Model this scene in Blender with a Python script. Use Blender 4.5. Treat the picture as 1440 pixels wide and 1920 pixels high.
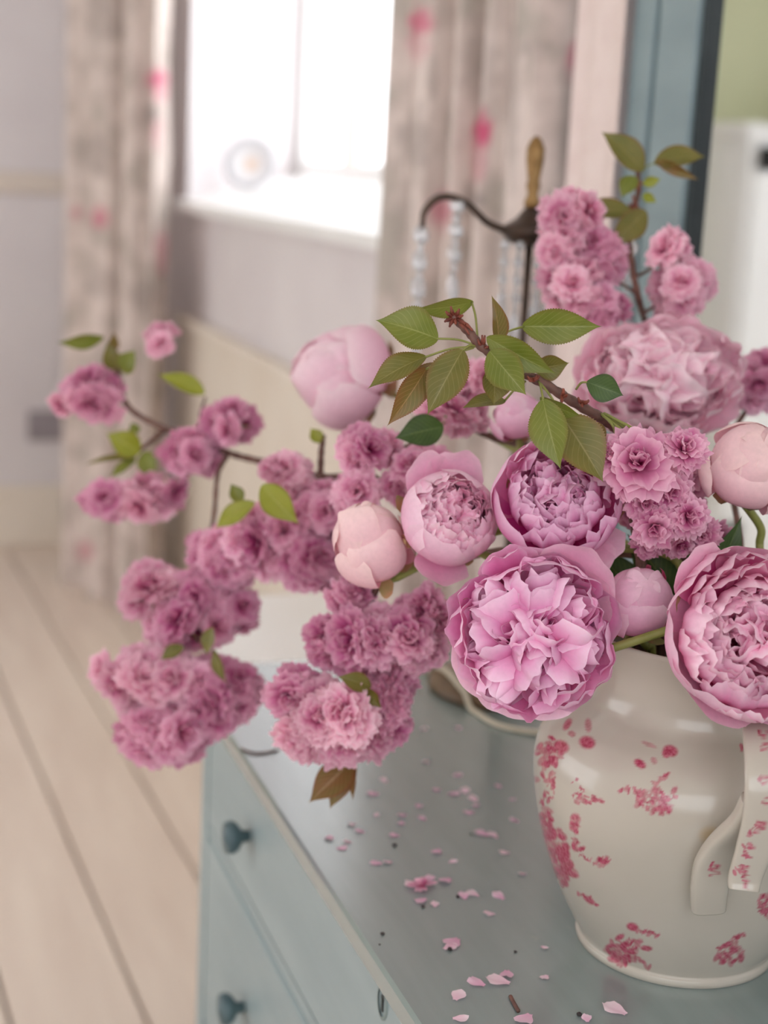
import bpy, math, random
import numpy as np
from mathutils import Matrix, Vector

for o in list(bpy.data.objects):
    bpy.data.objects.remove(o, do_unlink=True)
SC = bpy.context.scene
COL = SC.collection
PI = math.pi

# ------------------------------------------------------------------ camera
FPX = 2900.0                                   # focal length in pixels of the 1440 x 1920 frame
YAW, PITCH, ROLL = [math.radians(a) for a in (19.5, 12.5, 2.9)]
CAM = np.array([0.0, 0.0, 1.47])
FWD = np.array([math.sin(YAW)*math.cos(PITCH), math.cos(YAW)*math.cos(PITCH), -math.sin(PITCH)])
_r = np.array([math.cos(YAW), -math.sin(YAW), 0.0])
_u = np.cross(_r, FWD)
RIGHT = _r*math.cos(ROLL) + _u*math.sin(ROLL)
UP = -_r*math.sin(ROLL) + _u*math.cos(ROLL)
cd = bpy.data.cameras.new('camera')
cd.sensor_fit = 'VERTICAL'
cd.sensor_height = 36.0
cd.lens = FPX/1920.0*36.0
cd.clip_start, cd.clip_end = 0.05, 100
cd.dof.use_dof = True
cd.dof.focus_distance = 1.14
cd.dof.aperture_fstop = 3.6
co = bpy.data.objects.new('camera', cd)
COL.objects.link(co)
co.matrix_world = Matrix([[RIGHT[i], UP[i], -FWD[i], CAM[i]] for i in range(3)] + [[0, 0, 0, 1]])
SC.camera = co

# ------------------------------------------------------------------ daylight and exposure
world = bpy.data.worlds.new('daylight')
SC.world = world
world.use_nodes = True
bgn = world.node_tree.nodes['Background']
bgn.inputs[0].default_value = (0.93, 0.96, 1.0, 1)      # even overcast sky
bgn.inputs[1].default_value = 3.4
SC.view_settings.view_transform = 'Standard'
SC.view_settings.look = 'None'
SC.view_settings.gamma = 1.0
SC.view_settings.use_curve_mapping = False
SC.view_settings.exposure = 0.0
SC.cycles.max_bounces = 10
SC.cycles.diffuse_bounces = 7
SC.cycles.use_denoising = True


# ------------------------------------------------------------------ pixel rays and helpers
def ray(px, py):
    return FWD + RIGHT*((px-720)/FPX) - UP*((py-960)/FPX)


def at(px, py, d):
    """point seen at a pixel of the photograph, d metres in front of the camera"""
    return CAM + ray(px, py)*d


def onz(px, py, z):
    d = ray(px, py)
    return CAM + d*((z-CAM[2])/d[2])


def onx(px, py, x):
    d = ray(px, py)
    return CAM + d*((x-CAM[0])/d[0])


def proj(P):
    q = np.asarray(P, float) - CAM
    zz = q @ FWD
    return 720 + FPX*(q @ RIGHT)/zz, 960 - FPX*(q @ UP)/zz


def tag(o, label=None, cat=None, group=None, kind=None):
    if label: o['label'] = label
    if cat: o['category'] = cat
    if group: o['group'] = group
    if kind: o['kind'] = kind
    return o


def thing(name, loc, label, cat, group=None):
    o = bpy.data.objects.new(name, None)
    o.empty_display_size = 0.02
    COL.objects.link(o)
    o.location = loc
    o['org'] = 0
    del o['org']
    ORG[o.name] = np.array(loc, float)
    return tag(o, label, cat, group)


ORG = {}


def mesh(name, verts, faces, smooth=True, attrs=None):
    me = bpy.data.meshes.new(name)
    verts = np.asarray(verts, float)
    me.from_pydata(verts.tolist(), [], faces if isinstance(faces, list) else faces.tolist())
    if attrs:
        for k, v in attrs.items():
            a = me.attributes.new(k, 'FLOAT', 'POINT')
            a.data.foreach_set('value', np.asarray(v, np.float32))
    if smooth:
        me.polygons.foreach_set('use_smooth', [True]*len(me.polygons))
    me.update()
    return me


def link(name, me, mat, parent=None, loc=None):
    o = bpy.data.objects.new(name, me)
    COL.objects.link(o)
    if mat and not me.materials:
        me.materials.append(mat)
    if parent is not None:
        o.parent = parent
    if loc is not None:
        o.location = loc
    return o


def part(name, verts, faces, mat, parent, smooth=True, attrs=None):
    """mesh given in world coordinates, put under a parent that stands unrotated"""
    org = ORG.get(parent.name, np.zeros(3)) if parent is not None else np.zeros(3)
    me = mesh(name, np.asarray(verts, float)-org, faces, smooth, attrs)
    o = link(name, me, mat, parent)
    ORG[o.name] = org
    return o


def whole(name, verts, faces, mat, label=None, cat=None, group=None, kind=None, smooth=True, attrs=None):
    v = np.asarray(verts, float)
    org = np.array([(v[:, 0].min()+v[:, 0].max())/2, (v[:, 1].min()+v[:, 1].max())/2, v[:, 2].min()])
    me = mesh(name, v-org, faces, smooth, attrs)
    o = link(name, me, mat, None, org)
    ORG[o.name] = org
    return tag(o, label, cat, group, kind)


class MB:
    """collects shapes into one mesh"""
    def __init__(s):
        s.v, s.f = [], []

    def add(s, v, f):
        n = len(s.v)
        s.v += [tuple(map(float, p)) for p in v]
        s.f += [tuple(int(i)+n for i in q) for q in f]
        return s

    def box(s, x0, x1, y0, y1, z0, z1, b=0.0):
        if b <= 0:
            v = [(x, y, z) for z in (z0, z1) for y in (y0, y1) for x in (x0, x1)]
            f = [(0, 2, 3, 1), (4, 5, 7, 6), (0, 1, 5, 4), (2, 6, 7, 3), (0, 4, 6, 2), (1, 3, 7, 5)]
            return s.add(v, f)
        # chamfered box: three nested rings of quads
        v, f = [], []
        idx = {}
        for sx in (0, 1):
            for sy in (0, 1):
                for sz in (0, 1):
                    X, Y, Z = (x0, x1)[sx], (y0, y1)[sy], (z0, z1)[sz]
                    dx, dy, dz = (b, -b)[sx], (b, -b)[sy], (b, -b)[sz]
                    for k, p in enumerate(((X, Y+dy, Z+dz), (X+dx, Y, Z+dz), (X+dx, Y+dy, Z))):
                        idx[sx, sy, sz, k] = len(v)
                        v.append(p)
        for a in (0, 1):
            f.append([idx[a, 0, 0, 0], idx[a, 1, 0, 0], idx[a, 1, 1, 0], idx[a, 0, 1, 0]][::1 if a else -1])
            f.append([idx[0, a, 0, 1], idx[1, a, 0, 1], idx[1, a, 1, 1], idx[0, a, 1, 1]][::-1 if a else 1])
            f.append([idx[0, 0, a, 2], idx[1, 0, a, 2], idx[1, 1, a, 2], idx[0, 1, a, 2]][::1 if a else -1])
        for a in (0, 1):
            for c in (0, 1):
                q = [idx[0, a, c, 1], idx[1, a, c, 1], idx[1, a, c, 2], idx[0, a, c, 2]]
                f.append(q if (a + c) % 2 else q[::-1])
                q = [idx[a, 0, c, 0], idx[a, 1, c, 0], idx[a, 1, c, 2], idx[a, 0, c, 2]]
                f.append(q[::-1] if (a + c) % 2 else q)
                q = [idx[a, c, 0, 0], idx[a, c, 1, 0], idx[a, c, 1, 1], idx[a, c, 0, 1]]
                f.append(q if (a + c) % 2 else q[::-1])
                for e in (0, 1):
                    q = [idx[a, c, e, 0], idx[a, c, e, 1], idx[a, c, e, 2]]
                    f.append(q if (a + c + e) % 2 else q[::-1])
        return s.add(v, f)

    def tube(s, pts, rad, n=8):
        v, f = tube_vf(pts, rad, n)
        return s.add(v, f)

    def lathe(s, prof, c=(0, 0, 0), n=32, cap=True):
        v, f = lathe_vf(prof, c, n, cap)
        return s.add(v, f)

    def ball(s, c, r, n=10, m=7, sq=1.0):
        pr = [(r*math.sin(PI*i/m)+1e-6, -r*sq*math.cos(PI*i/m)) for i in range(m+1)]
        return s.lathe(pr, c, n, False)


def spline(pts, per=8):
    """Catmull-Rom through points of any dimension"""
    P = [np.asarray(p, float) for p in pts]
    P = [2*P[0]-P[1]] + P + [2*P[-1]-P[-2]]
    out = []
    for i in range(1, len(P)-2):
        a, b, c, d = P[i-1:i+3]
        for k in range(per):
            t = k/per
            out.append(0.5*((2*b) + (c-a)*t + (2*a-5*b+4*c-d)*t*t + (3*b-a-3*c+d)*t**3))
    out.append(P[-2])
    return np.array(out)


def tube_vf(pts, rad, n=8):
    P = np.asarray(pts, float)
    R = np.broadcast_to(np.asarray(rad, float), (len(P),))
    T = np.gradient(P, axis=0)
    T /= np.linalg.norm(T, axis=1)[:, None] + 1e-12
    ref = np.array([0, 0, 1.0]) if abs(T[0][2]) < 0.9 else np.array([1.0, 0, 0])
    N = np.cross(T[0], ref); N /= np.linalg.norm(N)
    v = []
    for i in range(len(P)):
        N = N - T[i]*(N @ T[i]); N /= np.linalg.norm(N)
        B = np.cross(T[i], N)
        for k in range(n):
            a = 2*PI*k/n
            v.append(P[i] + R[i]*(math.cos(a)*N + math.sin(a)*B))
    f = []
    for i in range(len(P)-1):
        for k in range(n):
            a, b = i*n+k, i*n+(k+1) % n
            f.append((a, b, b+n, a+n))
    f.append(tuple(range(n))[::-1])
    f.append(tuple(range((len(P)-1)*n, len(P)*n)))
    return v, f


def lathe_vf(prof, c=(0, 0, 0), n=32, cap=True):
    v, f = [], []
    for r, z in prof:
        for k in range(n):
            a = 2*PI*k/n
            v.append((c[0]+r*math.cos(a), c[1]+r*math.sin(a), c[2]+z))
    for i in range(len(prof)-1):
        for k in range(n):
            a, b = i*n+k, i*n+(k+1) % n
            f.append((a, b, b+n, a+n))
    if cap:
        f.append(tuple(range(n))[::-1])
        f.append(tuple(range((len(prof)-1)*n, len(prof)*n)))
    return v, f


def grid_faces(nu, nv):
    """(nv+1) rows of (nu+1) vertices"""
    i = np.arange(nv)[:, None]*(nu+1) + np.arange(nu)[None, :]
    return np.stack([i, i+1, i+nu+2, i+nu+1], -1).reshape(-1, 4)


# ------------------------------------------------------------------ materials
def srgb(r, g, b):
    def c(x):
        x /= 255.0
        return x/12.92 if x <= 0.04045 else ((x+0.055)/1.055)**2.4
    return (c(r), c(g), c(b), 1)


def nt(name):
    m = bpy.data.materials.new(name)
    m.use_nodes = True
    t = m.node_tree
    return m, t, t.nodes['Principled BSDF'], t.nodes['Material Output']


def node(t, kind, **kw):
    n = t.nodes.new(kind)
    for k, v in kw.items():
        if k.startswith('i_'):
            key = k[2:]
            n.inputs[int(key) if key.isdigit() else key.replace('_', ' ')].default_value = v
        else:
            setattr(n, k, v)
    return n


def mixcol(t, fac, a, b, blend='MIX'):
    n = t.nodes.new('ShaderNodeMix')
    n.data_type = 'RGBA'
    n.blend_type = blend
    for s, x in ((n.inputs[0], fac), (n.inputs[6], a), (n.inputs[7], b)):
        if isinstance(x, (int, float)): s.default_value = x
        elif isinstance(x, tuple): s.default_value = x
        else: t.links.new(x, s)
    return n.outputs[2]


def ramp(t, fac, stops):
    n = t.nodes.new('ShaderNodeValToRGB')
    e = n.color_ramp.elements
    while len(e) < len(stops): e.new(0.5)
    for k, (p, c) in enumerate(stops):
        e[k].position = p
        e[k].color = c
    t.links.new(fac, n.inputs[0])
    return n.outputs[0]


def noise(t, scale, detail=3.0, vec=None, stretch=None, rough=0.55):
    n = node(t, 'ShaderNodeTexNoise')
    n.inputs['Scale'].default_value = scale
    n.inputs['Detail'].default_value = detail
    n.inputs['Roughness'].default_value = rough
    tc = node(t, 'ShaderNodeTexCoord')
    src = tc.outputs['Object']
    if stretch:
        mp = node(t, 'ShaderNodeMapping')
        mp.inputs['Scale'].default_value = stretch
        t.links.new(src, mp.inputs[0])
        src = mp.outputs[0]
    t.links.new(src, n.inputs['Vector'])
    return n.outputs[0]


def bump(t, bsdf, h, dist=0.002, strength=0.5):
    b = node(t, 'ShaderNodeBump')
    b.inputs['Strength'].default_value = strength
    b.inputs['Distance'].default_value = dist
    t.links.new(h, b.inputs['Height'])
    t.links.new(b.outputs[0], bsdf.inputs['Normal'])


def attr(t, name):
    return node(t, 'ShaderNodeAttribute', attribute_name=name).outputs['Fac']


def simple(name, c1, c2=None, scale=8, rough=0.5, stretch=None, metal=0.0, bmp=0.0, lo=0.35, hi=0.65, spec=0.5):
    m, t, b, o = nt(name)
    b.inputs['Roughness'].default_value = rough
    b.inputs['Metallic'].default_value = metal
    b.inputs['Specular IOR Level'].default_value = spec
    n = noise(t, scale, 4, stretch=stretch)
    t.links.new(ramp(t, n, [(lo, c1), (hi, c2 or c1)]), b.inputs['Base Color'])
    if bmp: bump(t, b, n, bmp)
    return m


def petal_mat(name, stops, var=0.12, transl=0.3, tint=None):
    """petal: colour runs from claw to rim (attribute g), a little variety from petal to petal"""
    m, t, b, o = nt(name)
    g = attr(t, 'g')
    col = ramp(t, g, stops)
    inf = node(t, 'ShaderNodeObjectInfo')
    hs = node(t, 'ShaderNodeHueSaturation')
    mr = node(t, 'ShaderNodeMapRange')
    mr.inputs['To Min'].default_value = 1-var
    mr.inputs['To Max'].default_value = 1+var
    t.links.new(inf.outputs['Random'], mr.inputs[0])
    t.links.new(mr.outputs[0], hs.inputs['Value'])
    mr2 = node(t, 'ShaderNodeMapRange')
    mr2.inputs['To Min'].default_value = 1+var*1.2
    mr2.inputs['To Max'].default_value = 1-var*1.2
    t.links.new(inf.outputs['Random'], mr2.inputs[0])
    t.links.new(mr2.outputs[0], hs.inputs['Saturation'])
    vein = noise(t, 260, 2)
    col2 = mixcol(t, 0.10, col, ramp(t, vein, [(0.3, (0.6, 0.6, 0.6, 1)), (0.7, (1.3, 1.3, 1.3, 1))]), 'MULTIPLY')
    t.links.new(col2, hs.inputs['Color'])
    t.links.new(hs.outputs[0], b.inputs['Base Color'])
    b.inputs['Roughness'].default_value = 0.55
    b.inputs['Specular IOR Level'].default_value = 0.25
    tr = node(t, 'ShaderNodeBsdfTranslucent')
    t.links.new(hs.outputs[0], tr.inputs[0])
    mx = node(t, 'ShaderNodeMixShader')
    mx.inputs[0].default_value = transl
    t.links.new(b.outputs[0], mx.inputs[1])
    t.links.new(tr.outputs[0], mx.inputs[2])
    t.links.new(mx.outputs[0], o.inputs[0])
    return m


# ------------------------------------------------------------------ flowers: shapes
def bez(P, t):
    P = np.asarray(P, float)
    t = t[..., None]
    return P[0]*(1-t)**3 + 3*P[1]*t*(1-t)**2 + 3*P[2]*t*t*(1-t) + P[3]*t**3


def petal_vf(sp, phi, w, k=1.0, ruf=0.1, freq=5, jag=0.05, rnd=0.22, rs=None, nu=14, nv=12, base=0.3, lean=0.0, rp=2.0, fold=0.0):
    """petal on a spine sp of four (radius, height) points, wrapped round the flower's axis"""
    rs = rs or random
    u = np.linspace(-1, 1, nu+1)[None, :]
    v = np.linspace(0, 1, nv+1)[:, None]
    p = [rs.uniform(0, 6.28) for _ in range(6)]
    T = 1 - rnd*np.abs(u)**2.6 + jag*(np.sin(freq*1.3*u+p[0]) + 0.6*np.sin(freq*2.9*u+p[1]))*0.6
    t = v*np.minimum(T, 1.12)
    q = bez(sp, t)
    e = 1e-3
    dq = (bez(sp, t+e)-q)/e
    L = np.linalg.norm(dq, axis=-1)+1e-9
    nr, nz = dq[..., 1]/L, -dq[..., 0]/L
    r, z = q[..., 0], q[..., 1]
    s = np.clip(t/0.62, 0, 1)
    W = w*(base+(1-base)*(s*s*(3-2*s)))
    rho = np.maximum(k*np.abs(r), 0.78*w)
    a = u*W/rho
    d = ruf*w*np.clip(t, 0, 1.2)**rp*(0.62*np.sin(freq*u+p[2]+0.8*t)+0.38*np.sin(freq*2.1*u+p[3])+fold*np.abs(u))
    d = d + 0.03*w*np.sin(4*t+p[4])*np.sin(3*u+p[5])
    Rr = r-rho*(1-np.cos(a))+d*nr
    Y = rho*np.sin(a) + lean*w*t*t
    Z = z+d*nz
    c, sn = math.cos(phi), math.sin(phi)
    V = np.stack([Rr*c-Y*sn, Rr*sn+Y*c, Z], -1).reshape(-1, 3)
    g = np.broadcast_to(v, (nv+1, nu+1)).reshape(-1)
    return V, grid_faces(nu, nv), g


def frame_of(axis, spin=0.0):
    a = np.asarray(axis, float); a /= np.linalg.norm(a)
    x = np.cross(UP if abs(a @ UP) < 0.95 else RIGHT, a); x /= np.linalg.norm(x)
    y = np.cross(a, x)
    c, s = math.cos(spin), math.sin(spin)
    return np.stack([x*c+y*s, -x*s+y*c, a], 1)       # columns


def facing(right, up, toward=1.0):
    """direction given as seen from the camera"""
    d = RIGHT*right+UP*up-FWD*toward
    return d/np.linalg.norm(d)


def peony_petals(style, R, rs):
    """list of (verts, faces, g, kind) in flower space, axis +z, receptacle at the origin"""
    out = []
    A = rs.uniform(0, 6.28)
    ga = 2.39996

    def P(*a, **k):
        kind = k.pop('kind', 'petal')
        out.append(petal_vf(*a, rs=rs, **k)+(kind,))

    def whorl(th, ph, spread, n, ln, wk=1.0, ruf=(.08, .24), jag=(.02, .055), inc=(.45, 1.0)):
        # a small rosette of petals fanning from the receptacle along the direction (th, ph)
        ct, st_ = math.cos(th), math.sin(th)
        cp, sp_ = math.cos(ph), math.sin(ph)
        Rw = np.array([[cp*ct, -sp_, cp*st_], [sp_*ct, cp, sp_*st_], [-st_, 0, ct]])
        a0 = rs.uniform(0, 6.28)
        for i in range(n):
            q = i/n
            rt = ln*spread*(.98*(1-q)**.8+.03)*rs.uniform(.85, 1.12)
            zt = ln*(.90+.10*math.cos(rt/(ln*spread)*1.4))*rs.uniform(.90, 1.06)
            w = ln*spread*(.55*(1-q)+.42)*rs.uniform(.75, 1.25)*wk
            v, f, g = petal_vf([(.03*ln, .10*ln), (rt*.8+.03*ln, .30*ln), (rt*1.22+.03*ln, zt*.76), (rt*rs.uniform(*inc), zt)], a0+i*ga+rs.uniform(-.4, .4), w, k=rs.uniform(.7, 1.5),
                               ruf=rs.uniform(*ruf), freq=rs.uniform(2.2, 5.0), jag=rs.uniform(*jag), rnd=rs.uniform(.15, .3), lean=rs.uniform(-.35, .35), fold=rs.uniform(-.5, .5), rs=rs)
            out.append((v @ Rw.T, f, g, 'petal'))

    if style == 'open':            # wide, ruffled, facing out
        for i in range(7):         # guard petals laid back
            ph = A+i*2*PI/7+rs.uniform(-.2, .2)
            o = rs.uniform(.92, 1.04)
            P([(.06*R, -.05*R), (.75*R, -.25*R), (1.0*R*o, .0*R), (1.04*R*o, rs.uniform(.1, .3)*R)], ph, .5*R, ruf=.12, freq=4, jag=.05, rnd=.28, kind='guard_petal')
        for i in range(18):        # collar
            ph = A+i*ga+rs.uniform(-.3, .3)
            rt = R*rs.uniform(.84, 1.0)
            zt = R*rs.uniform(.40, .66)
            P([(.05*R, 0), (rt*.85, -.08*R), (rt*1.12, zt*.55), (rt*rs.uniform(.86, 1.03), zt)], ph, R*rs.uniform(.3, .46), k=rs.uniform(.8, 1.3),
              ruf=rs.uniform(.10, .26), freq=rs.uniform(3, 6), jag=rs.uniform(.03, .07), rnd=rs.uniform(.15, .3), lean=rs.uniform(-.3, .3), fold=rs.uniform(-.4, .4))
        for k_ in range(7):
            whorl(rs.uniform(.86, 1.10), A+.4+k_*2*PI/7+rs.uniform(-.15, .15), .42, 10, R*rs.uniform(.94, 1.06))
        for k_ in range(3):
            whorl(.38, A+k_*2*PI/3, .38, 11, R*rs.uniform(.86, .94))
    elif style in ('bowl', 'ball'):
        hg = 1.0 if style == 'bowl' else 1.18
        tipr = .9 if style == 'bowl' else .66
        for i in range(6 if style == 'bowl' else 7):
            ph = A+i*2*PI/6+rs.uniform(-.15, .15)
            P([(.06*R, -.05*R), (.98*R, -.22*R), (1.13*R, .5*R*hg), (tipr*R*rs.uniform(.95, 1.06), .76*R*hg*rs.uniform(.92, 1.05))], ph, .66*R, ruf=.06, freq=3.5, jag=.03, rnd=.2, kind='guard_petal', rp=3)
        N = 36 if style == 'bowl' else 40
        for i in range(N):
            q = i/N
            ph = A+i*ga+rs.uniform(-.3, .3)
            rt = R*(.90-.50*q)*rs.uniform(.86, 1.08)
            dome = math.cos(min(rt/R, 1)*1.25)
            zt = R*hg*((.70 if style == 'bowl' else .62)+(.26 if style == 'bowl' else .40)*dome)*rs.uniform(.88, 1.08)
            inc = rs.uniform(.66, 1.02) if style == 'bowl' else rs.uniform(.58, .9)
            w = R*(.46-.16*q)*rs.uniform(.75, 1.2)
            P([(.05*R, 0), (rt*.98+.06*R, .02*R), (rt*1.14+.03*R, zt*.66), (rt*inc, zt)], ph, w, k=rs.uniform(.85, 1.15),
              ruf=rs.uniform(.09, .28), freq=rs.uniform(4, 8.5), jag=rs.uniform(.03, .085), rnd=rs.uniform(.10, .24), lean=rs.uniform(-.35, .35), rp=2.4, fold=rs.uniform(-.3, .3))
        h = 1.02 if style == 'bowl' else 1.12
        for k_ in range(5):
            whorl(rs.uniform(.34, .44), A+k_*2*PI/5+rs.uniform(-.2, .2), .27 if style == 'bowl' else .25, 9, R*h*rs.uniform(.94, 1.04), inc=(.3, .95))
        whorl(.02, 0, .24, 9, R*h, inc=(.1, .8))
    elif style == 'full':          # wide cup whose ruffled heart fills it to the edge
        for i in range(7):
            ph = A+i*2*PI/7+rs.uniform(-.15, .15)
            P([(.06*R, -.05*R), (.95*R, -.25*R), (1.14*R, .22*R), (1.0*R*rs.uniform(.96, 1.04), .54*R*rs.uniform(.85, 1.1))], ph, .56*R, ruf=.08, freq=3.5, jag=.04, rnd=.22, kind='guard_petal', rp=3)
        for i in range(48):
            q = i/48
            ph = A+i*ga+rs.uniform(-.3, .3)
            rt = R*(1.0-.52*q)*rs.uniform(.90, 1.05)
            zt = R*(.50+.36*math.cos(min(rt/R, 1)*1.3))*rs.uniform(.90, 1.08)
            P([(.05*R, 0), (rt*.98+.03*R, -.04*R), (rt*1.12+.02*R, zt*.62), (rt*rs.uniform(.68, 1.0), zt)], ph, R*(.44-.12*q)*rs.uniform(.75, 1.2), k=rs.uniform(.85, 1.2),
              ruf=rs.uniform(.09, .28), freq=rs.uniform(4, 8), jag=rs.uniform(.03, .08), rnd=rs.uniform(.12, .24), lean=rs.uniform(-.35, .35), rp=2.4, fold=rs.uniform(-.3, .3))
        for k_ in range(5):
            whorl(rs.uniform(.42, .52), A+k_*2*PI/5+rs.uniform(-.2, .2), .32, 9, R*.92*rs.uniform(.94, 1.04), inc=(.35, 1.0))
        whorl(.04, 0, .26, 9, R*.9, inc=(.1, .9))
    elif style == 'fluffy':        # loose pale flower
        for i in range(9):
            ph = A+i*2*PI/9+rs.uniform(-.2, .2)
            P([(.06*R, -.05*R), (.8*R, -.2*R), (1.12*R, .1*R), (1.12*R, rs.uniform(.25, .5)*R)], ph, .5*R, ruf=.14, freq=4, jag=.05, rnd=.25, kind='guard_petal')
        for i in range(26):
            ph = A+i*ga+rs.uniform(-.3, .3)
            rt = R*rs.uniform(.78, 1.05)
            zt = R*rs.uniform(.4, .66)
            P([(.05*R, 0), (rt*.85, -.05*R), (rt*1.1, zt*.5), (rt*rs.uniform(.9, 1.06), zt)], ph, R*rs.uniform(.3, .44), k=rs.uniform(.8, 1.3),
              ruf=rs.uniform(.12, .28), freq=rs.uniform(3.5, 7), jag=rs.uniform(.03, .07), rnd=rs.uniform(.15, .28), lean=rs.uniform(-.3, .3), fold=rs.uniform(-.3, .3))
        for k_ in range(6):
            whorl(rs.uniform(.7, .9), A+.3+k_*2*PI/6, .46, 10, R*rs.uniform(.94, 1.04), wk=1.15, inc=(.75, 1.1))
        for k_ in range(3):
            whorl(.34, A+k_*2*PI/3, .40, 11, R*rs.uniform(.9, .98), wk=1.15, inc=(.7, 1.1))
    elif style == 'globe':         # half open globe, smooth overlapping petals
        for i in range(16):
            q = i/16
            ph = A+i*ga
            f = (1-.16*q)*rs.uniform(.95, 1.05)
            top = (.9+.55*min(1, q*1.6))*rs.uniform(.94, 1.06)
            rt = max(-.05, .86-1.25*q)*rs.uniform(.9, 1.05)
            P([(.05*R, -.08*R), (1.05*R*f, -.3*R*f), (1.22*R*f, (top*.6 if q < .3 else top*.86)*R), (rt*R*f, top*R)], ph, .74*R*f, ruf=.08, freq=3, jag=.035, rnd=.24, kind='guard_petal', rp=3)
    elif style == 'bud':           # tight bud: few broad petals closing over the top
        for i in range(10):
            q = i/10
            ph = A+i*ga
            f = (1.0, 1.01, .99, .975, .965, .95, .94, .92, .9, .88)[i]
            top = (.62, .95, .8, 1.25, 1.12, 1.36, 1.42, 1.46, 1.48, 1.5)[i]*rs.uniform(.96, 1.04)
            rt = (.93, .78, .9, .42, .6, .22, .12, .04, -.02, -.06)[i]
            P([(.04*R, -.05*R), (1.18*R*f, -.36*R*f), (1.22*R*f, (top*.62 if i < 3 else top*.96)*R), (rt*R*f, top*.93*R)], ph, (.62 if i < 3 else .82)*R*f, ruf=.045, freq=3, jag=.02, rnd=.2, kind='petal', rp=3, nu=14, nv=14)
    return out


def leaf_vf(L, W, fold=0.35, droop=0.25, wave=0.03, rs=None, nu=8, nv=16, serr=0.0, pinch=0.85):
    """pointed leaf along +x, midrib on the axis, upper side +z"""
    rs = rs or random
    p = rs.uniform(0, 6.28)
    nv2 = nv
    t = np.linspace(0, 1, nv2+1)[:, None]
    u = np.linspace(-1, 1, nu+1)[None, :]
    prof = np.sin(PI*np.clip(t, 0, 1)**pinch)**0.8*(1-t**5)*1.02
    prof = prof*(1+serr*(np.abs((t*nv/2) % 1.0-0.5)*2-0.5)*(np.abs(u) > 0.95))
    half = W/2*prof
    x = L*t + 0*u
    y = half*u
    z = np.abs(u)*half*fold + droop*L*4*t*(1-t) + wave*L*np.sin(7*t+p)*u*prof
    V = np.stack([x, y, z], -1).reshape(-1, 3)
    g = (np.abs(u)+0*t).reshape(-1)
    return V, grid_faces(nu, nv2), g, (t+0*u).reshape(-1)


def blossom_petals(R, rs, n=44):
    """double cherry blossom: a shaggy pompon of notched petals, axis +z"""
    out = []
    A = rs.uniform(0, 6.28)
    for i in range(n):
        q = i/n
        ph = A+i*2.39996+rs.uniform(-.4, .4)
        th = (1-q)**.62*1.6*rs.uniform(.88, 1.1)+.06          # lean from the axis
        if q > .78: th -= rs.uniform(.05, .6)
        ln = R*(1.02-.10*q)*rs.uniform(.84, 1.12)
        rt, zt = ln*math.sin(th)+.02*R, ln*.8*math.cos(th)+.10*R
        w = R*rs.uniform(.27, .38)
        b = rs.uniform(-.10, .10)*R
        sp = [(.03*R, 0), (rt*.25+.02*R, zt*.42+.06*R), (rt*.66+b, zt*.86+.06*R), (rt*1.04, zt)]
        out.append(petal_vf(sp, ph, w, k=1.8, ruf=rs.uniform(.14, .34), freq=rs.uniform(2.5, 4.5), jag=rs.uniform(.08, .15), rnd=.08, rs=rs, nu=7, nv=5, lean=rs.uniform(-.4, .4), fold=rs.uniform(-.7, .7), rp=1.6, base=.22))
    return out


# ------------------------------------------------------------------ room
M = {}
M['wall'] = simple('wall_paint', srgb(216, 209, 210), srgb(224, 218, 218), 2.0, 0.85)
M['wall_olive'] = simple('olive_wall_paint', srgb(188, 190, 156), srgb(196, 198, 164), 2.0, 0.85)
M['cream'] = simple('cream_gloss_paint', srgb(226, 214, 198), srgb(232, 222, 208), 3.0, 0.5)
M['white_paint'] = simple('white_gloss_paint', srgb(238, 238, 236), srgb(244, 244, 242), 3.0, 0.45)
M['board'] = simple('painted_floorboard', srgb(226, 210, 196), srgb(236, 222, 208), 2.5, 0.42, stretch=(6, .7, 6), bmp=.0006)
M['gap'] = simple('dark_gap', srgb(92, 84, 74), srgb(110, 100, 90), 6, 0.9)
M['ceiling'] = simple('ceiling_paint', srgb(235, 232, 228), srgb(240, 238, 234), 2, 0.9)
M['beige_trim'] = simple('beige_trim_paint', srgb(214, 202, 190), srgb(220, 208, 196), 3, 0.55)
M['grey_plate'] = simple('grey_plastic', srgb(150, 142, 146), srgb(156, 148, 152), 9, 0.45)


def struct(name, mb, mat, smooth=False):
    return whole(name, mb.v, mb.f, mat, kind='structure', smooth=smooth)


XW, YF, XL, YN, ZC = 1.06, 5.86, -2.9, -1.6, 2.95

# floor: a dark sub-floor with one object for each painted board
fl = struct('floor', MB().box(XL-.1, XW+.5, YN, YF+.1, -.08, -.03), M['gap'])
slope = -0.0415                      # the boards run a little askew to the walls
bw = 0.226
e0 = 0.692 - slope*(-3.0)            # board edge at y = 0
k = -3
rs = random.Random(4)
x_edge = e0 + 3*bw
while x_edge > XL - 0.3:
    xa, xb = x_edge-bw+.004, x_edge-.004
    dz = rs.uniform(-.0012, .0012)
    ya, yb = YN, YF
    v = []
    for z in (-.03, 0+dz):
        for y in (ya, yb):
            for x in (xa, xb):
                v.append((x+slope*y, y, z))
    v = np.array(v)
    v[:, 0] = np.clip(v[:, 0], XL, XW+.02)
    if v[:, 0].max()-v[:, 0].min() > .05:
        part('floorboard', v, [(0, 2, 3, 1), (4, 5, 7, 6), (0, 1, 5, 4), (2, 6, 7, 3), (0, 4, 6, 2), (1, 3, 7, 5)], M['board'], fl, smooth=False)
    x_edge -= bw


def prism(mb, plan, z0, z1):
    n = len(plan)
    v = [(x, y, z0) for x, y in plan] + [(x, y, z1) for x, y in plan]
    f = [tuple(range(n))[::-1], tuple(range(n, 2*n))] + [(i, (i+1) % n, (i+1) % n+n, i+n) for i in range(n)]
    return mb.add(v, f)


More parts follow.
